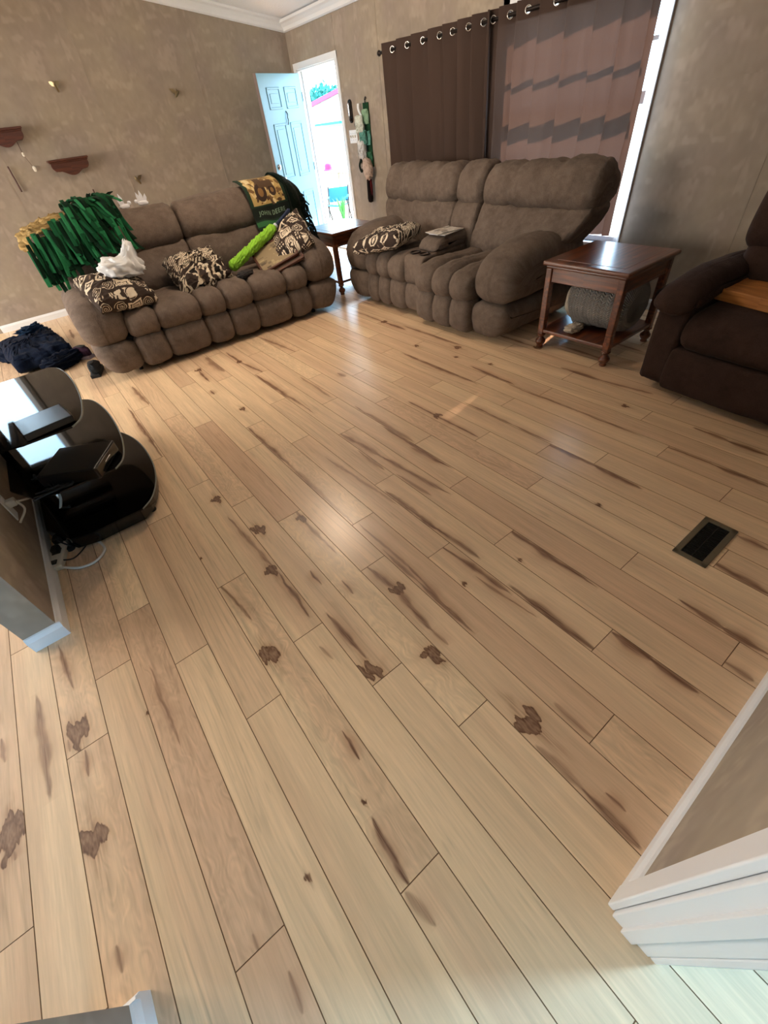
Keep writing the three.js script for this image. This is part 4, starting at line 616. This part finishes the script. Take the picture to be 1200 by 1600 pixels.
// ------------------------------------------------------------------ glass media stand by the left wall
{
  const t = thing('media_stand', 'three tier black glass media stand with bowed front along the left wall', 'media stand', [-0.6, 0, -2.64]);
  const outline = (xc, xm, zn, zf) => { const a = [[0.22, -zn], [0.12, -zn + 0.03], [0.03, -zn + 0.2], [0.03, -zf]]; const n = 22; for (let i = 0; i <= n; i++) { const v = i / n * 2 - 1, z = mix(zf, zn, i / n), e = Math.pow(Math.abs(v), 2.4), cr = Math.pow(Math.abs(v), 14) * 0.035; a.push([mix(xm, xc, e) + 0.6 - cr, -z]); } return a; };
  const slab = (o, y, h, b) => { const g = prism(o, h, b); g.rotateX(-Math.PI / 2); g.translate(0, y, 0); return g; };
  const O = (xc, xm, zn, zf) => outline(xc, xm, zn + 2.64, zf + 2.64);
  const tiers = [['bottom_shelf', O(-0.1, 0.03, -2.13, -3.2), 0.085], ['middle_shelf', O(-0.1, -0.035, -2.14, -3.14), 0.345], ['top_shelf', O(-0.15, -0.1, -2.165, -3.07), 0.592]];
  for (const [n, o, y] of tiers) { const s = part(n, [slab(o, y, 0.008)], M.glassTop, t); const rim = []; for (let i = 4; i < o.length; i++) rim.push(V(o[i][0] + 0.0015, y + 0.004, -o[i][1])); part('polished_edge', [new THREE.TubeGeometry(new THREE.CatmullRomCurve3(rim), 60, 0.0042, 6)], M.glassEdge, s, 'pale polished glass edge'); }
  part('base', [slab(O(-0.115, 0.012, -2.15, -3.18), 0.02, 0.06, 0.006)], M.gloss, t);
  part('post', [boxAt(0.01, 0.02, -0.3, 0.05, 1.35, -0.12, 0.008)], M.gloss, t);
  for (const y of [0.32, 0.567]) part('shelf_bracket', [boxAt(0.03, y, -0.32, 0.34, y + 0.025, -0.28), boxAt(0.03, y, -0.14, 0.34, y + 0.025, -0.1)], M.black, t);
  part('foot', [-0.46, 0.42].flatMap((z) => [0.08, 0.5].map((x) => at(new THREE.CylinderGeometry(0.02, 0.02, 0.02, 12), x, 0.01, z))), M.black, t);
  const tv = thing('television', 'flat black television on the post of the glass media stand', 'television', [-0.53, 0, -2.68]);
  part('bezel', [boxAt(-0.018, 0.86, -0.54, 0.018, 1.5, 0.54, 0.008)], M.plastic, tv);
  part('screen', [boxAt(0.017, 0.88, -0.52, 0.0195, 1.48, 0.52, 0.0005)], phy(0x060607, 0.12), tv);
  const dev = (name, label, x, y, z, ry, w, h, d) => { const o = thing(name, label, 'electronics', [x, y, z], ry); part('case', [boxAt(-w / 2, 0.004, -d / 2, w / 2, h, d / 2, 0.006)], phy(0x0c0c0d, 0.28), o); part('front_panel', [boxAt(w / 2 - 0.002, 0.008, -d / 2 + 0.01, w / 2 + 0.003, h - 0.008, d / 2 - 0.01, 0.002)], M.gloss, o); part('status_bar', [boxAt(w / 2 + 0.001, h * 0.55, -0.03, w / 2 + 0.005, h * 0.62, 0.03, 0.001)], M.silver, o); for (const s of [-1, 1]) part('rubber_foot', [at(new THREE.CylinderGeometry(0.01, 0.01, 0.006, 10), 0, 0.003, s * (d / 2 - 0.03))], M.black, o); return o; };
  dev('cable_box', 'slim black box on the top glass shelf', -0.27, 0.6, -2.27, 0.15, 0.2, 0.035, 0.19);
  dev('game_console', 'black game console on the middle glass shelf with a bright strip on its front', -0.255, 0.354, -2.26, -0.55, 0.27, 0.065, 0.24);
  solo('cable_bundle', Array.from({ length: 9 }, (_, i) => tube([[-0.47 + rr(-0.02, 0.02), 0.36, -2.35], [-0.42 + rr(-0.06, 0.06), 0.37 + rr(0, 0.03), -2.26 + rr(-0.05, 0.05)], [-0.36 + rr(-0.06, 0.06), 0.365, -2.17 + rr(-0.02, 0.03)], [-0.45 + rr(-0.05, 0.03), 0.362, -2.19 + rr(-0.03, 0.05)]], 0.004, 24, 6)), M.cordBlack, 'tangle of black cables on the middle glass shelf', 'cables');
}
{
  const t = thing('power_strip', 'white power strip on the floor beside the left baseboard', 'power strip', [-0.565, 0, -2.22], -0.28);
  part('body', [boxAt(-0.034, 0, -0.13, 0.034, 0.036, 0.13, 0.008)], std(0xcfcabd, 0.45), t);
  for (const z of [-0.06, 0.02]) part('socket', [boxAt(-0.02, 0.0355, z - 0.02, 0.02, 0.0375, z + 0.02, 0.0005)], M.cordBlack, t);
  part('switch', [boxAt(-0.014, 0.034, 0.085, 0.014, 0.042, 0.115, 0.003)], std(0x2a2a2a, 0.4), t);
  part('plug', [boxAt(-0.02, 0.036, -0.085, 0.022, 0.07, -0.035, 0.008), boxAt(-0.016, 0.036, -0.005, 0.02, 0.065, 0.04, 0.008)], M.cordBlack, t);
  t.updateMatrixWorld(); part('cord', [tube([[-0.47, 0.17, -2.6], [-0.46, 0.13, -2.52], [-0.5, 0.07, -2.47], [-0.52, 0.02, -2.45], [-0.5, 0.008, -2.4], [-0.45, 0.008, -2.28], [-0.385, 0.008, -2.14], [-0.38, 0.008, -2.07], [-0.43, 0.008, -2.02], [-0.5, 0.008, -2.03], [-0.555, 0.012, -2.075], [-0.585, 0.018, -2.1]], 0.0065, 120, 8).applyMatrix4(t.matrixWorld.clone().invert())], M.cordWhite, t, 'looped white cord');
  solo('black_cable', [tube([[-0.55, 0.06, -2.25], [-0.5, 0.01, -2.22], [-0.45, 0.006, -2.3], [-0.36, 0.006, -2.36], [-0.3, 0.006, -2.3], [-0.31, 0.006, -2.24], [-0.37, 0.006, -2.28], [-0.44, 0.006, -2.42]], 0.004, 80, 6), tube([[-0.57, 0.03, -2.13], [-0.52, 0.006, -2.13], [-0.42, 0.006, -2.22], [-0.33, 0.006, -2.33], [-0.26, 0.006, -2.3], [-0.28, 0.006, -2.38]], 0.0035, 80, 6)], M.cordBlack, 'thin black cables looping on the floor under the media stand edge', 'cables');
  const w = thing('wall_plug', 'white plug with a cord in a wall outlet low behind the media stand', 'plug', [-0.614, 0.3, -2.3]);
  part('outlet_plate', [boxAt(0, -0.06, -0.036, 0.006, 0.06, 0.036, 0.002)], M.white, w); part('plug_body', [boxAt(0.006, 0.0, -0.018, 0.045, 0.035, 0.018, 0.006)], M.cordWhite, w);
  part('cord', [tube([[0.04, 0.015, 0], [0.07, -0.02, -0.05], [0.06, -0.08, -0.2], [0.03, -0.16, -0.42]], 0.006, 40), tube([[0.045, 0.015, 0.005], [0.06, -0.01, 0.05], [0.02, -0.04, 0.1]], 0.005, 24)], M.cordWhite, w);
}
// floor register
{
  const t = thing('floor_register', 'bronze floor vent with dark louvres in the wood floor at the right', 'vent', [1.6945, 0, -0.203], 0.0);
  const w = 0.145, d = 0.065;
  part('frame', [boxAt(-w, 0, -d, w, 0.006, -d + 0.024), boxAt(-w, 0, d - 0.024, w, 0.006, d), boxAt(-w, 0, -d, -w + 0.024, 0.006, d), boxAt(w - 0.024, 0, -d, w, 0.006, d)].map((g) => g), M.register, t);
  part('pan', [boxAt(-w + 0.02, 0.0003, -d + 0.02, w - 0.02, 0.0012, d - 0.02, 0.0002)], M.black, t);
  for (let i = 0; i < 26; i++) { const x = mix(-w + 0.028, w - 0.028, i / 25); part('louvre', [at(rbox(0.0014, 0.0045, 2 * d - 0.046, 0.0004, 1), x, 0.0035, 0, 0, 0, 0.5)], M.vent, t); }
  part('crossbar', [boxAt(-w + 0.02, 0.002, -0.002, w - 0.02, 0.0052, 0.002, 0.0005)], M.vent, t);
}
// ceiling light of the living room, above the picture
{
  const y = CEIL(1.7), t = thing('ceiling_light', 'round white ceiling light above the sofa seats of the living room', 'ceiling light', [1.7, y, -3.9]);
  part('canopy', [at(lathe([[0.001, 0], [0.17, 0], [0.175, -0.02], [0.16, -0.035], [0.001, -0.035]], 32), 0, -0.004, 0, 0, 0, -Math.atan(0.17))], M.white, t);
  part('lamp_shade', [lathe([[0.15, -0.045], [0.17, -0.075], [0.15, -0.12], [0.09, -0.15], [0.001, -0.16]], 32)], std(0xf2ead8, 0.6, { emissive: 0xffe2b8, emissiveIntensity: 1.2 }), t);
  const l = new THREE.PointLight(0xffe2c4, 3.9); l.position.set(1.7, y - 0.1, -3.9); l.castShadow = true; l.shadow.radius = 8; scene.add(l);
}
// clothes and shoes beside the sofa
{
  const navy = fabric(0x101b30);
  const t = thing('jacket', 'navy blue jacket dropped on the floor at the left end of the sofa', 'jacket', [-0.33, 0, -5.66], 0.1);
  part('cloth', [at(softSlab(0.54, 0.2, 1.0, { noise: 0.032, freq: 3, sd: 12, plump: 0.6 }), 0, 0.085, 0)], navy, t);
  part('sleeve', [at(lump(0.42, 0.13, 0.2, { noise: 0.3, sd: 14 }), 0.12, 0.055, 0.56, 0, 0.5), at(lump(0.2, 0.12, 0.5, { noise: 0.3, sd: 15 }), -0.24, 0.055, -0.3, 0, 0.2)], navy, t);
  part('collar', [at(lump(0.26, 0.08, 0.16, { noise: 0.35, sd: 16 }), 0.08, 0.19, -0.3, 0, 0.4)], fabric(0x18304c), t);
  const shoe = (label, pos, turn, up, soleC, sd) => {
    const s = thing('shoe', label, 'shoe', pos, turn);
    const sole = [[-0.04, -0.13], [-0.046, -0.05], [-0.036, 0.02], [-0.048, 0.1], [-0.03, 0.145], [0.01, 0.15], [0.042, 0.11], [0.046, 0.04], [0.038, -0.06], [0.032, -0.13]];
    const g = prism(sole, 0.022, 0.003); g.rotateX(-Math.PI / 2); g.translate(0, 0.004, 0); part('sole', [g], std(soleC, 0.6), s);
    const u = lump(0.088, 0.1, 0.27, { noise: 0.06, sd, pow: 0.75 }), p = u.attributes.position; for (let i = 0; i < p.count; i++) { const z = p.getZ(i), y = p.getY(i); p.setY(i, y * mix(1.15, 0.6, sst(0.02, -0.12, z)) + 0.062 - 0.012 * sst(0.02, -0.1, z)); } u.computeVertexNormals(); part('upper', [u], up, s);
    part('opening', [at(lump(0.055, 0.012, 0.1, { noise: 0.05 }), 0, 0.117, 0.06)], M.black, s);
    return s;
  };
  shoe('purple and black shoe by the left sofa end, behind the grey one', [0.0, 0, -5.2], 0.7, fabric(0x3b2638), 0x8c7f86, 2);
  shoe('black and grey shoe by the left front corner of the sofa', [0.05, 0, -4.64], -0.25, fabric(0x3d4349), 0x15171a, 5);
}
// ------------------------------------------------------------------ on the far wall
{
  const Z = FAR_Z;
  const shelf = (label, x, y, w, n) => {
    const t = thing('wall_shelf', label, 'shelf', [x, y, Z]), h = w / 2;
    part('board', [boxAt(-h, -0.016, 0.001, h, 0.004, 0.13, 0.006), boxAt(-h + 0.01, -0.03, 0.001, h - 0.01, -0.014, 0.115, 0.006)], M.cherry, t);
    const s = new THREE.Shape(); s.moveTo(-h + 0.02, -0.03); s.lineTo(h - 0.02, -0.03); s.bezierCurveTo(h - 0.01, -0.07, h - 0.03, -0.1, h - 0.09, -0.098); s.bezierCurveTo(h - 0.12, -0.1, 0.05, -0.14, 0, -0.14); s.bezierCurveTo(-0.05, -0.14, -h + 0.12, -0.1, -h + 0.09, -0.098); s.bezierCurveTo(-h + 0.03, -0.1, -h + 0.01, -0.07, -h + 0.02, -0.03);
    const g = new THREE.ExtrudeGeometry(s, { depth: 0.018, bevelEnabled: true, bevelSize: 0.004, bevelThickness: 0.004, bevelSegments: 2, curveSegments: 16 }); g.translate(0, 0, 0.08);
    part('scalloped_front', [g], M.cherry, t);
    part('bracket', [boxAt(-h + 0.04, -0.1, 0.001, -h + 0.055, -0.03, 0.085), boxAt(h - 0.055, -0.1, 0.001, h - 0.04, -0.03, 0.085)], M.cherry, t);
  };
  shelf('scalloped wooden wall shelf, the one cut by the left edge of the picture', 0.46, 1.745, 0.4);
  shelf('scalloped wooden wall shelf, the lower one left of the sofa back', 0.94, 1.455, 0.41);
  const stick = (label, x, y0, y1, top) => { const t = thing('hanging_stick', label, 'wall ornament', [x, 0, Z + 0.02]); part('stick', [rod([0, y0, 0], [0, y1, 0], 0.0085)], M.cherry, t); part('string', [rod([0, y1, 0], [-0.01, top, -0.004], 0.0016, 6)], std(0x8a7c6c, 0.8), t); part('nail', [rod([-0.01, top, -0.02], [-0.01, top, 0.002], 0.003, 6)], M.silver, t); };
  stick('dark thin stick hanging on a string below the left wall shelf', 0.36, 1.24, 1.46, 1.6);
  stick('dark thin stick hanging on a string below the right wall shelf', 1.06, 0.96, 1.16, 1.32);
  const f = thing('feather_hanging', 'string with a white feather hanging from the left wall shelf', 'wall ornament', [0.56, 0, Z + 0.02]);
  part('string', [rod([0, 1.64, 0], [-0.005, 1.53, 0], 0.004, 6), rod([-0.005, 1.53, 0], [0.03, 1.42, 0], 0.002, 6)], M.cherry, f); part('feather', [at(lump(0.02, 0.035, 0.01, { noise: 0.1 }), -0.004, 1.535, 0.003), at(lump(0.03, 0.045, 0.008, { noise: 0.2 }), 0.03, 1.41, 0.004)], std(0xe6e0d2, 0.8), f);
  const bird = (label, x, y, e, wing, a) => { const t = thing('wall_bird', label, 'wall ornament', [x, y, Z + 0.03], e); const up = (s, l, r) => at(prism([[0, -0.008], [l * 0.5, -0.014], [l, 0.004], [l * 0.55, 0.022], [0, 0.012]], 0.003, 0.001), 0, 0.004, 0, 0, s > 0 ? r : Math.PI - r, 0.5); part('body', [at(lump(0.028, 0.085, 0.026, { noise: 0.06 }), 0, 0, 0, 0.3, 0, a)], M.gold, t); part('wing', [up(1, wing, 0.6), up(-1, wing, 0.6)], M.gold, t); part('peg', [rod([0, 0, -0.03], [0, 0, 0], 0.004, 6)], M.bronze, t); };
  bird('small metallic bird ornament high on the far wall, left of the other two', 1.16, 2.01, 0, 0.075, 0.2);
  bird('small metallic bird ornament on the far wall nearest the open door', 2.4, 1.87, 0.5, 0.09, -0.9);
  bird('small golden bird ornament low on the far wall just above the sofa back', 1.59, 1.17, -0.4, 0.08, 0.5);
}
// ------------------------------------------------------------------ on the wall by the door
{
  const X = WALL_X;
  const t = thing('wall_plaque', 'narrow dark rounded holder with a shiny middle above the light switches', 'wall ornament', [X, 1.505, -5.81], -Math.PI / 2);
  const s = new THREE.Shape(); s.absarc(0, 0.07, 0.032, 0, Math.PI); s.absarc(0, -0.07, 0.032, Math.PI, 2 * Math.PI);
  part('plate', [new THREE.ExtrudeGeometry(s, { depth: 0.012, bevelEnabled: true, bevelSize: 0.003, bevelThickness: 0.003, bevelSegments: 2 })], M.bronze, t);
  part('tube', [at(new THREE.CapsuleGeometry(0.014, 0.1, 8, 16), 0, 0.015, 0.026)], M.silver, t, 'shiny metal tube'); part('knob', [at(new THREE.SphereGeometry(0.018, 16, 12), 0, -0.072, 0.018)], M.bronze, t);
  const sw = thing('switch_plate', 'white light switch plate with three toggles beside the front door', 'light switch', [X, 1.275, -5.81], -Math.PI / 2);
  part('plate', [at(rbox(0.165, 0.125, 0.008, 0.004), 0, 0, 0.004)], M.white, sw);
  for (const x of [-0.046, 0, 0.046]) part('toggle', [at(rbox(0.01, 0.024, 0.02, 0.003), x, 0.002, 0.014, 0.4)], std(0xd5d2c6, 0.4), sw);
  for (const x of [-0.046, 0, 0.046]) for (const y of [-0.03, 0.03]) part('screw', [at(new THREE.CylinderGeometry(0.003, 0.003, 0.002, 8), x, y, 0.0085, Math.PI / 2)], M.silver, sw);
  // hanging organiser and what hangs from it
  const C = (hex, o = {}) => fabric(hex, o), Zc = -5.52;
  const org = thing('door_organizer', 'narrow green hanging organiser of cloth pockets on the wall right of the switches', 'organizer', [X, 0, Zc], -Math.PI / 2);
  part('strap', [at(rbox(0.11, 0.58, 0.012, 0.005), 0.03, 1.27, 0.008)], C(0x234a33), org);
  part('hook', [tube([[0.03, 1.55, 0.012], [0.03, 1.59, 0.014], [0.045, 1.605, 0.012], [0.055, 1.59, 0.012]], 0.005, 20), rod([0.03, 1.585, -0.002], [0.03, 1.585, 0.014], 0.005, 8)], M.bronze, org);
  for (const y of [1.44, 1.25, 1.06]) part('pocket', [at(softSlab(0.13, 0.035, 0.13, { noise: 0.01, sd: y }), 0.025, y, 0.026, Math.PI / 2)], C([0x8fb59a, 0x63a59b, 0x3b6f55][Math.round((1.44 - y) / 0.19)]), org);
  const hang = (name, label, cat, geo, mat, x, y, d) => solo(name, geo, mat, label, cat, [X - d, y, Zc + x], -Math.PI / 2);
  hang('paper_roll', 'white paper strip sticking out at the top of the green organiser', 'paper', [at(sheet((u, v) => [(u - 0.5) * 0.035 + 0.07 * v * v, -v * 0.14, 0.01 * Math.sin(v * 4)], 4, 12, 0.004), -0.03, 0.06, 0)], std(0xe9edf0, 0.6), -0.05, 1.5, 0.035);
  hang('face_mask', 'pale green white cloth mask hanging over the upper organiser pocket', 'mask', [at(softSlab(0.15, 0.05, 0.16, { noise: 0.02, sd: 21 }), 0, 0, 0, Math.PI / 2)], C(0xdfe9e2), -0.04, 1.385, 0.075);
  hang('black_pouch', 'small square black pouch at the left side of the organiser', 'pouch', [at(rbox(0.075, 0.075, 0.02, 0.006), 0, 0, 0, 0, 0, 0.5)], std(0x16181a, 0.6), -0.12, 1.375, 0.05);
  hang('teal_cloth', 'teal folded cloth in the middle pocket of the organiser', 'cloth', [at(softSlab(0.12, 0.05, 0.13, { noise: 0.02, sd: 22 }), 0, 0, 0, Math.PI / 2)], C(0x6fb0a8), 0.0, 1.265, 0.07);
  hang('face_mask', 'white mask with a blue print hanging over the lower organiser pocket', 'mask', [at(softSlab(0.13, 0.06, 0.18, { noise: 0.02, sd: 23 }), 0, 0, 0, Math.PI / 2)], C(0xe3e9ee), -0.04, 1.15, 0.08);
  hang('cap', 'pale pink cap with a dark brim hanging at the bottom of the organiser', 'cap', [at(lump(0.15, 0.2, 0.09, { noise: 0.15, sd: 8 }), 0, 0, 0, 0, 0, 0.25)], C(0xcbb9ae), 0.04, 0.97, 0.075);
  hang('cap_strap', 'dark green strap loop beside the pale pink cap', 'strap', [tube([[-0.09, 0.06, 0], [-0.12, 0.0, 0.01], [-0.09, -0.06, 0.01], [-0.05, 0.0, 0.012], [-0.09, 0.06, 0]], 0.012, 30)], C(0x1d2a25), 0.0, 1.0, 0.07);
  const um = thing('umbrella', 'folded black and dark red umbrella hanging low on the wall by the window curtain', 'umbrella', [X - 0.055, 0.62, Zc + 0.01], -Math.PI / 2);
  part('canopy', [at(lathe([[0.001, 0.0], [0.03, 0.01], [0.038, 0.05], [0.034, 0.1], [0.03, 0.2], [0.026, 0.26], [0.012, 0.28]], 14), 0, 0, 0)], C(0x1c1516), um); part('red_fold', [at(lump(0.05, 0.2, 0.03, { noise: 0.15 }), 0.022, 0.17, -0.006)], C(0x5a1f26), um); part('wrist_loop', [tube([[0, 0.27, 0], [0.012, 0.33, 0], [0, 0.37, 0], [-0.012, 0.33, 0]], 0.004, 24, 6, true)], M.black, um);
}
// ------------------------------------------------------------------ outdoors, seen through the open door
{
  struct('ground', [sharp(4.2, -0.8, -60, 70, -0.7, 30)], std(0xa39c86, 0.95));
  const dk = new THREE.Group(); dk.name = 'porch_floor'; dk.userData.kind = 'structure'; scene.add(dk);
  const dwood = std(0xb9ab96, 0.8);
  for (let i = 0; i < 19; i++) part('deck_board', [boxAt(4.14 + i * 0.142, -0.24, -12.5, 4.276 + i * 0.142, -0.205, -5.4, 0.004)], dwood, dk);
  part('joist', [boxAt(4.14, -0.7, -12.4, 4.2, -0.24, -5.5), boxAt(6.7, -0.7, -12.4, 6.76, -0.24, -5.5)], dwood, dk);
  struct('porch_roof', [sharp(4.13, 2.62, -9.3, 6.7, 2.72, -4.6)], M.white);
  const ra = thing('porch_railing', 'pale wooden porch railing with balusters outside the front door', 'railing', [6.6, -0.205, -9.6]);
  part('top_rail', [boxAt(-0.06, 0.79, -2.8, 0.06, 0.83, 2.8)], dwood, ra); part('bottom_rail', [boxAt(-0.03, 0.1, -2.8, 0.03, 0.15, 2.8)], dwood, ra);
  for (const z of [-2.7, -0.75, 1.1, 2.7]) part('post', [boxAt(-0.045, 0, z - 0.045, 0.045, 0.9, z + 0.045)], dwood, ra);
  for (let i = 0; i < 44; i++) part('baluster', [sharp(-0.018, 0.15, -2.7 + i * 0.125 - 0.018, 0.018, 0.79, -2.7 + i * 0.125 + 0.018)], dwood, ra);
  solo('red_hat', [at(lathe([[0.16, 0], [0.1, 0.012], [0.085, 0.03], [0.08, 0.09], [0.05, 0.12], [0.001, 0.125]], 24), 0, 0, 0)], std(0xc42f58, 0.8), 'red hat lying on the porch railing outside', 'hat', [6.6, 0.627, -10.75]);
  const ch = thing('folding_chair', 'blue folding chair standing on the porch outside the door', 'chair', [6.05, -0.205, -9.65], -0.7), bl = std(0x2e7a94, 0.7);
  part('seat', [sheet((u, v) => [(u - 0.5) * 0.44, 0.3 - 0.03 * Math.sin(u * Math.PI) + 0.03 * v, (v - 0.5) * 0.4], 8, 6, 0.012)], bl, ch); part('backrest', [sheet((u, v) => [(u - 0.5) * 0.44, 0.34 + v * 0.24, -0.2 - 0.08 * v - 0.03 * Math.sin(u * Math.PI)], 8, 6, 0.012)], bl, ch);
  for (const s of [-1, 1]) { part('leg', [rod([s * 0.22, 0, 0.24], [s * 0.22, 0.6, -0.28], 0.012)], M.bronze, ch); part('leg', [rod([s * 0.22, 0, -0.24], [s * 0.22, 0.4, 0.2], 0.012)], M.bronze, ch); part('armrest', [boxAt(s * 0.22 - 0.025, 0.43, -0.2, s * 0.22 + 0.025, 0.45, 0.22)], bl, ch); }
  solo('garden_plant', Array.from({ length: 16 }, (_, i) => { const a = rr(0, 6.28), r = rr(0.08, 0.2); return at(sheet((u, v) => [(u - 0.5) * 0.05 * Math.sin(Math.PI * clamp(v + 0.05)), v * 0.5, r * v * v], 2, 6, 0.003), 0, 0, 0, 0, a); }), std(0x4f9a4a, 0.7), 'leafy green plant on the porch in front of the folding chair', 'plant', [5.75, -0.205, -9.05]);
  const ho = thing('neighbour_house', 'white sided house with a reddish roof edge beyond the porch', 'house', [14, -0.7, -22]);
  const wh = std(0xdedfdd, 0.7);
  const ty = (z) => 2.7 + 0.11 * (z + 1.3), gab = prism([[-8, 0], [5, 0], [5, ty(5)], [-8, ty(-8)]], 6); gab.rotateY(-Math.PI / 2); gab.translate(6, 0, 0);
  part('wall', [gab], wh, ho);
  for (let i = 0; i < 8; i++) part('siding_board', [boxAt(-0.025, 0.05 + i * 0.24, -8, 0.0, 0.285 + i * 0.24, 5, 0.004)], wh, ho);
  part('roof', [at(boxAt(-0.4, 0, -7, 6.2, 0.06, 7, 0.01), 0, ty(-1.5), -1.5, -Math.atan(0.11))], std(0x9a8f8c, 0.8), ho);
  part('fascia', [at(boxAt(-0.44, -0.08, -7, -0.38, 0.07, 7, 0.01), 0, ty(-1.5), -1.5, -Math.atan(0.11))], std(0xb03a62, 0.7), ho, 'pinkish red roof edge');
  part('awning', [boxAt(-0.5, 2.02, -0.6, 0, 2.1, 1.5)], std(0x2f9a86, 0.7), ho, 'teal awning');
  part('window_frame', [boxAt(-0.05, 1.0, -0.3, 0.0, 1.95, 1.2)], wh, ho); part('pane', [boxAt(-0.055, 1.06, -0.24, -0.03, 1.89, 1.14)], std(0x8fa0a8, 0.15), ho);
  const tr = thing('tree', 'round leafy tree behind the white house', 'tree', [22, -2.6, -34.4]);
  part('trunk', [lathe([[0.3, 0], [0.22, 1.5], [0.16, 3.2]], 12)], std(0x4e4034, 0.9), tr);
  { const N = 5200, leaf = new THREE.PlaneGeometry(0.22, 0.16); leaf.translate(0.09, 0, 0); const im = new THREE.InstancedMesh(leaf, std(0x3c8a7e, 0.7, { side: THREE.DoubleSide }), N), m4 = new THREE.Matrix4(); for (let i = 0; i < N; i++) { const a = rr(0, 6.28), b = Math.acos(rr(-1, 1)), r = 2.2 * Math.cbrt(rr(0.25, 1)) * (1 + 0.18 * n3(Math.cos(a) * 2, b * 2, Math.sin(a) * 2)); m4.compose(V(Math.sin(b) * Math.cos(a) * r * 1.1, 3.9 + Math.cos(b) * r * 0.85, Math.sin(b) * Math.sin(a) * r * 1.1), new THREE.Quaternion().setFromEuler(new THREE.Euler(rr(0, 6), rr(0, 6), rr(0, 6))), V(1, 1, 1)); im.setMatrixAt(i, m4); } im.name = 'foliage'; im.userData.kind = 'stuff'; tr.add(im); }
}
scene.traverse((o) => { if (o.isMesh) { o.castShadow = true; o.receiveShadow = true; } });
renderer.render(scene, camera);
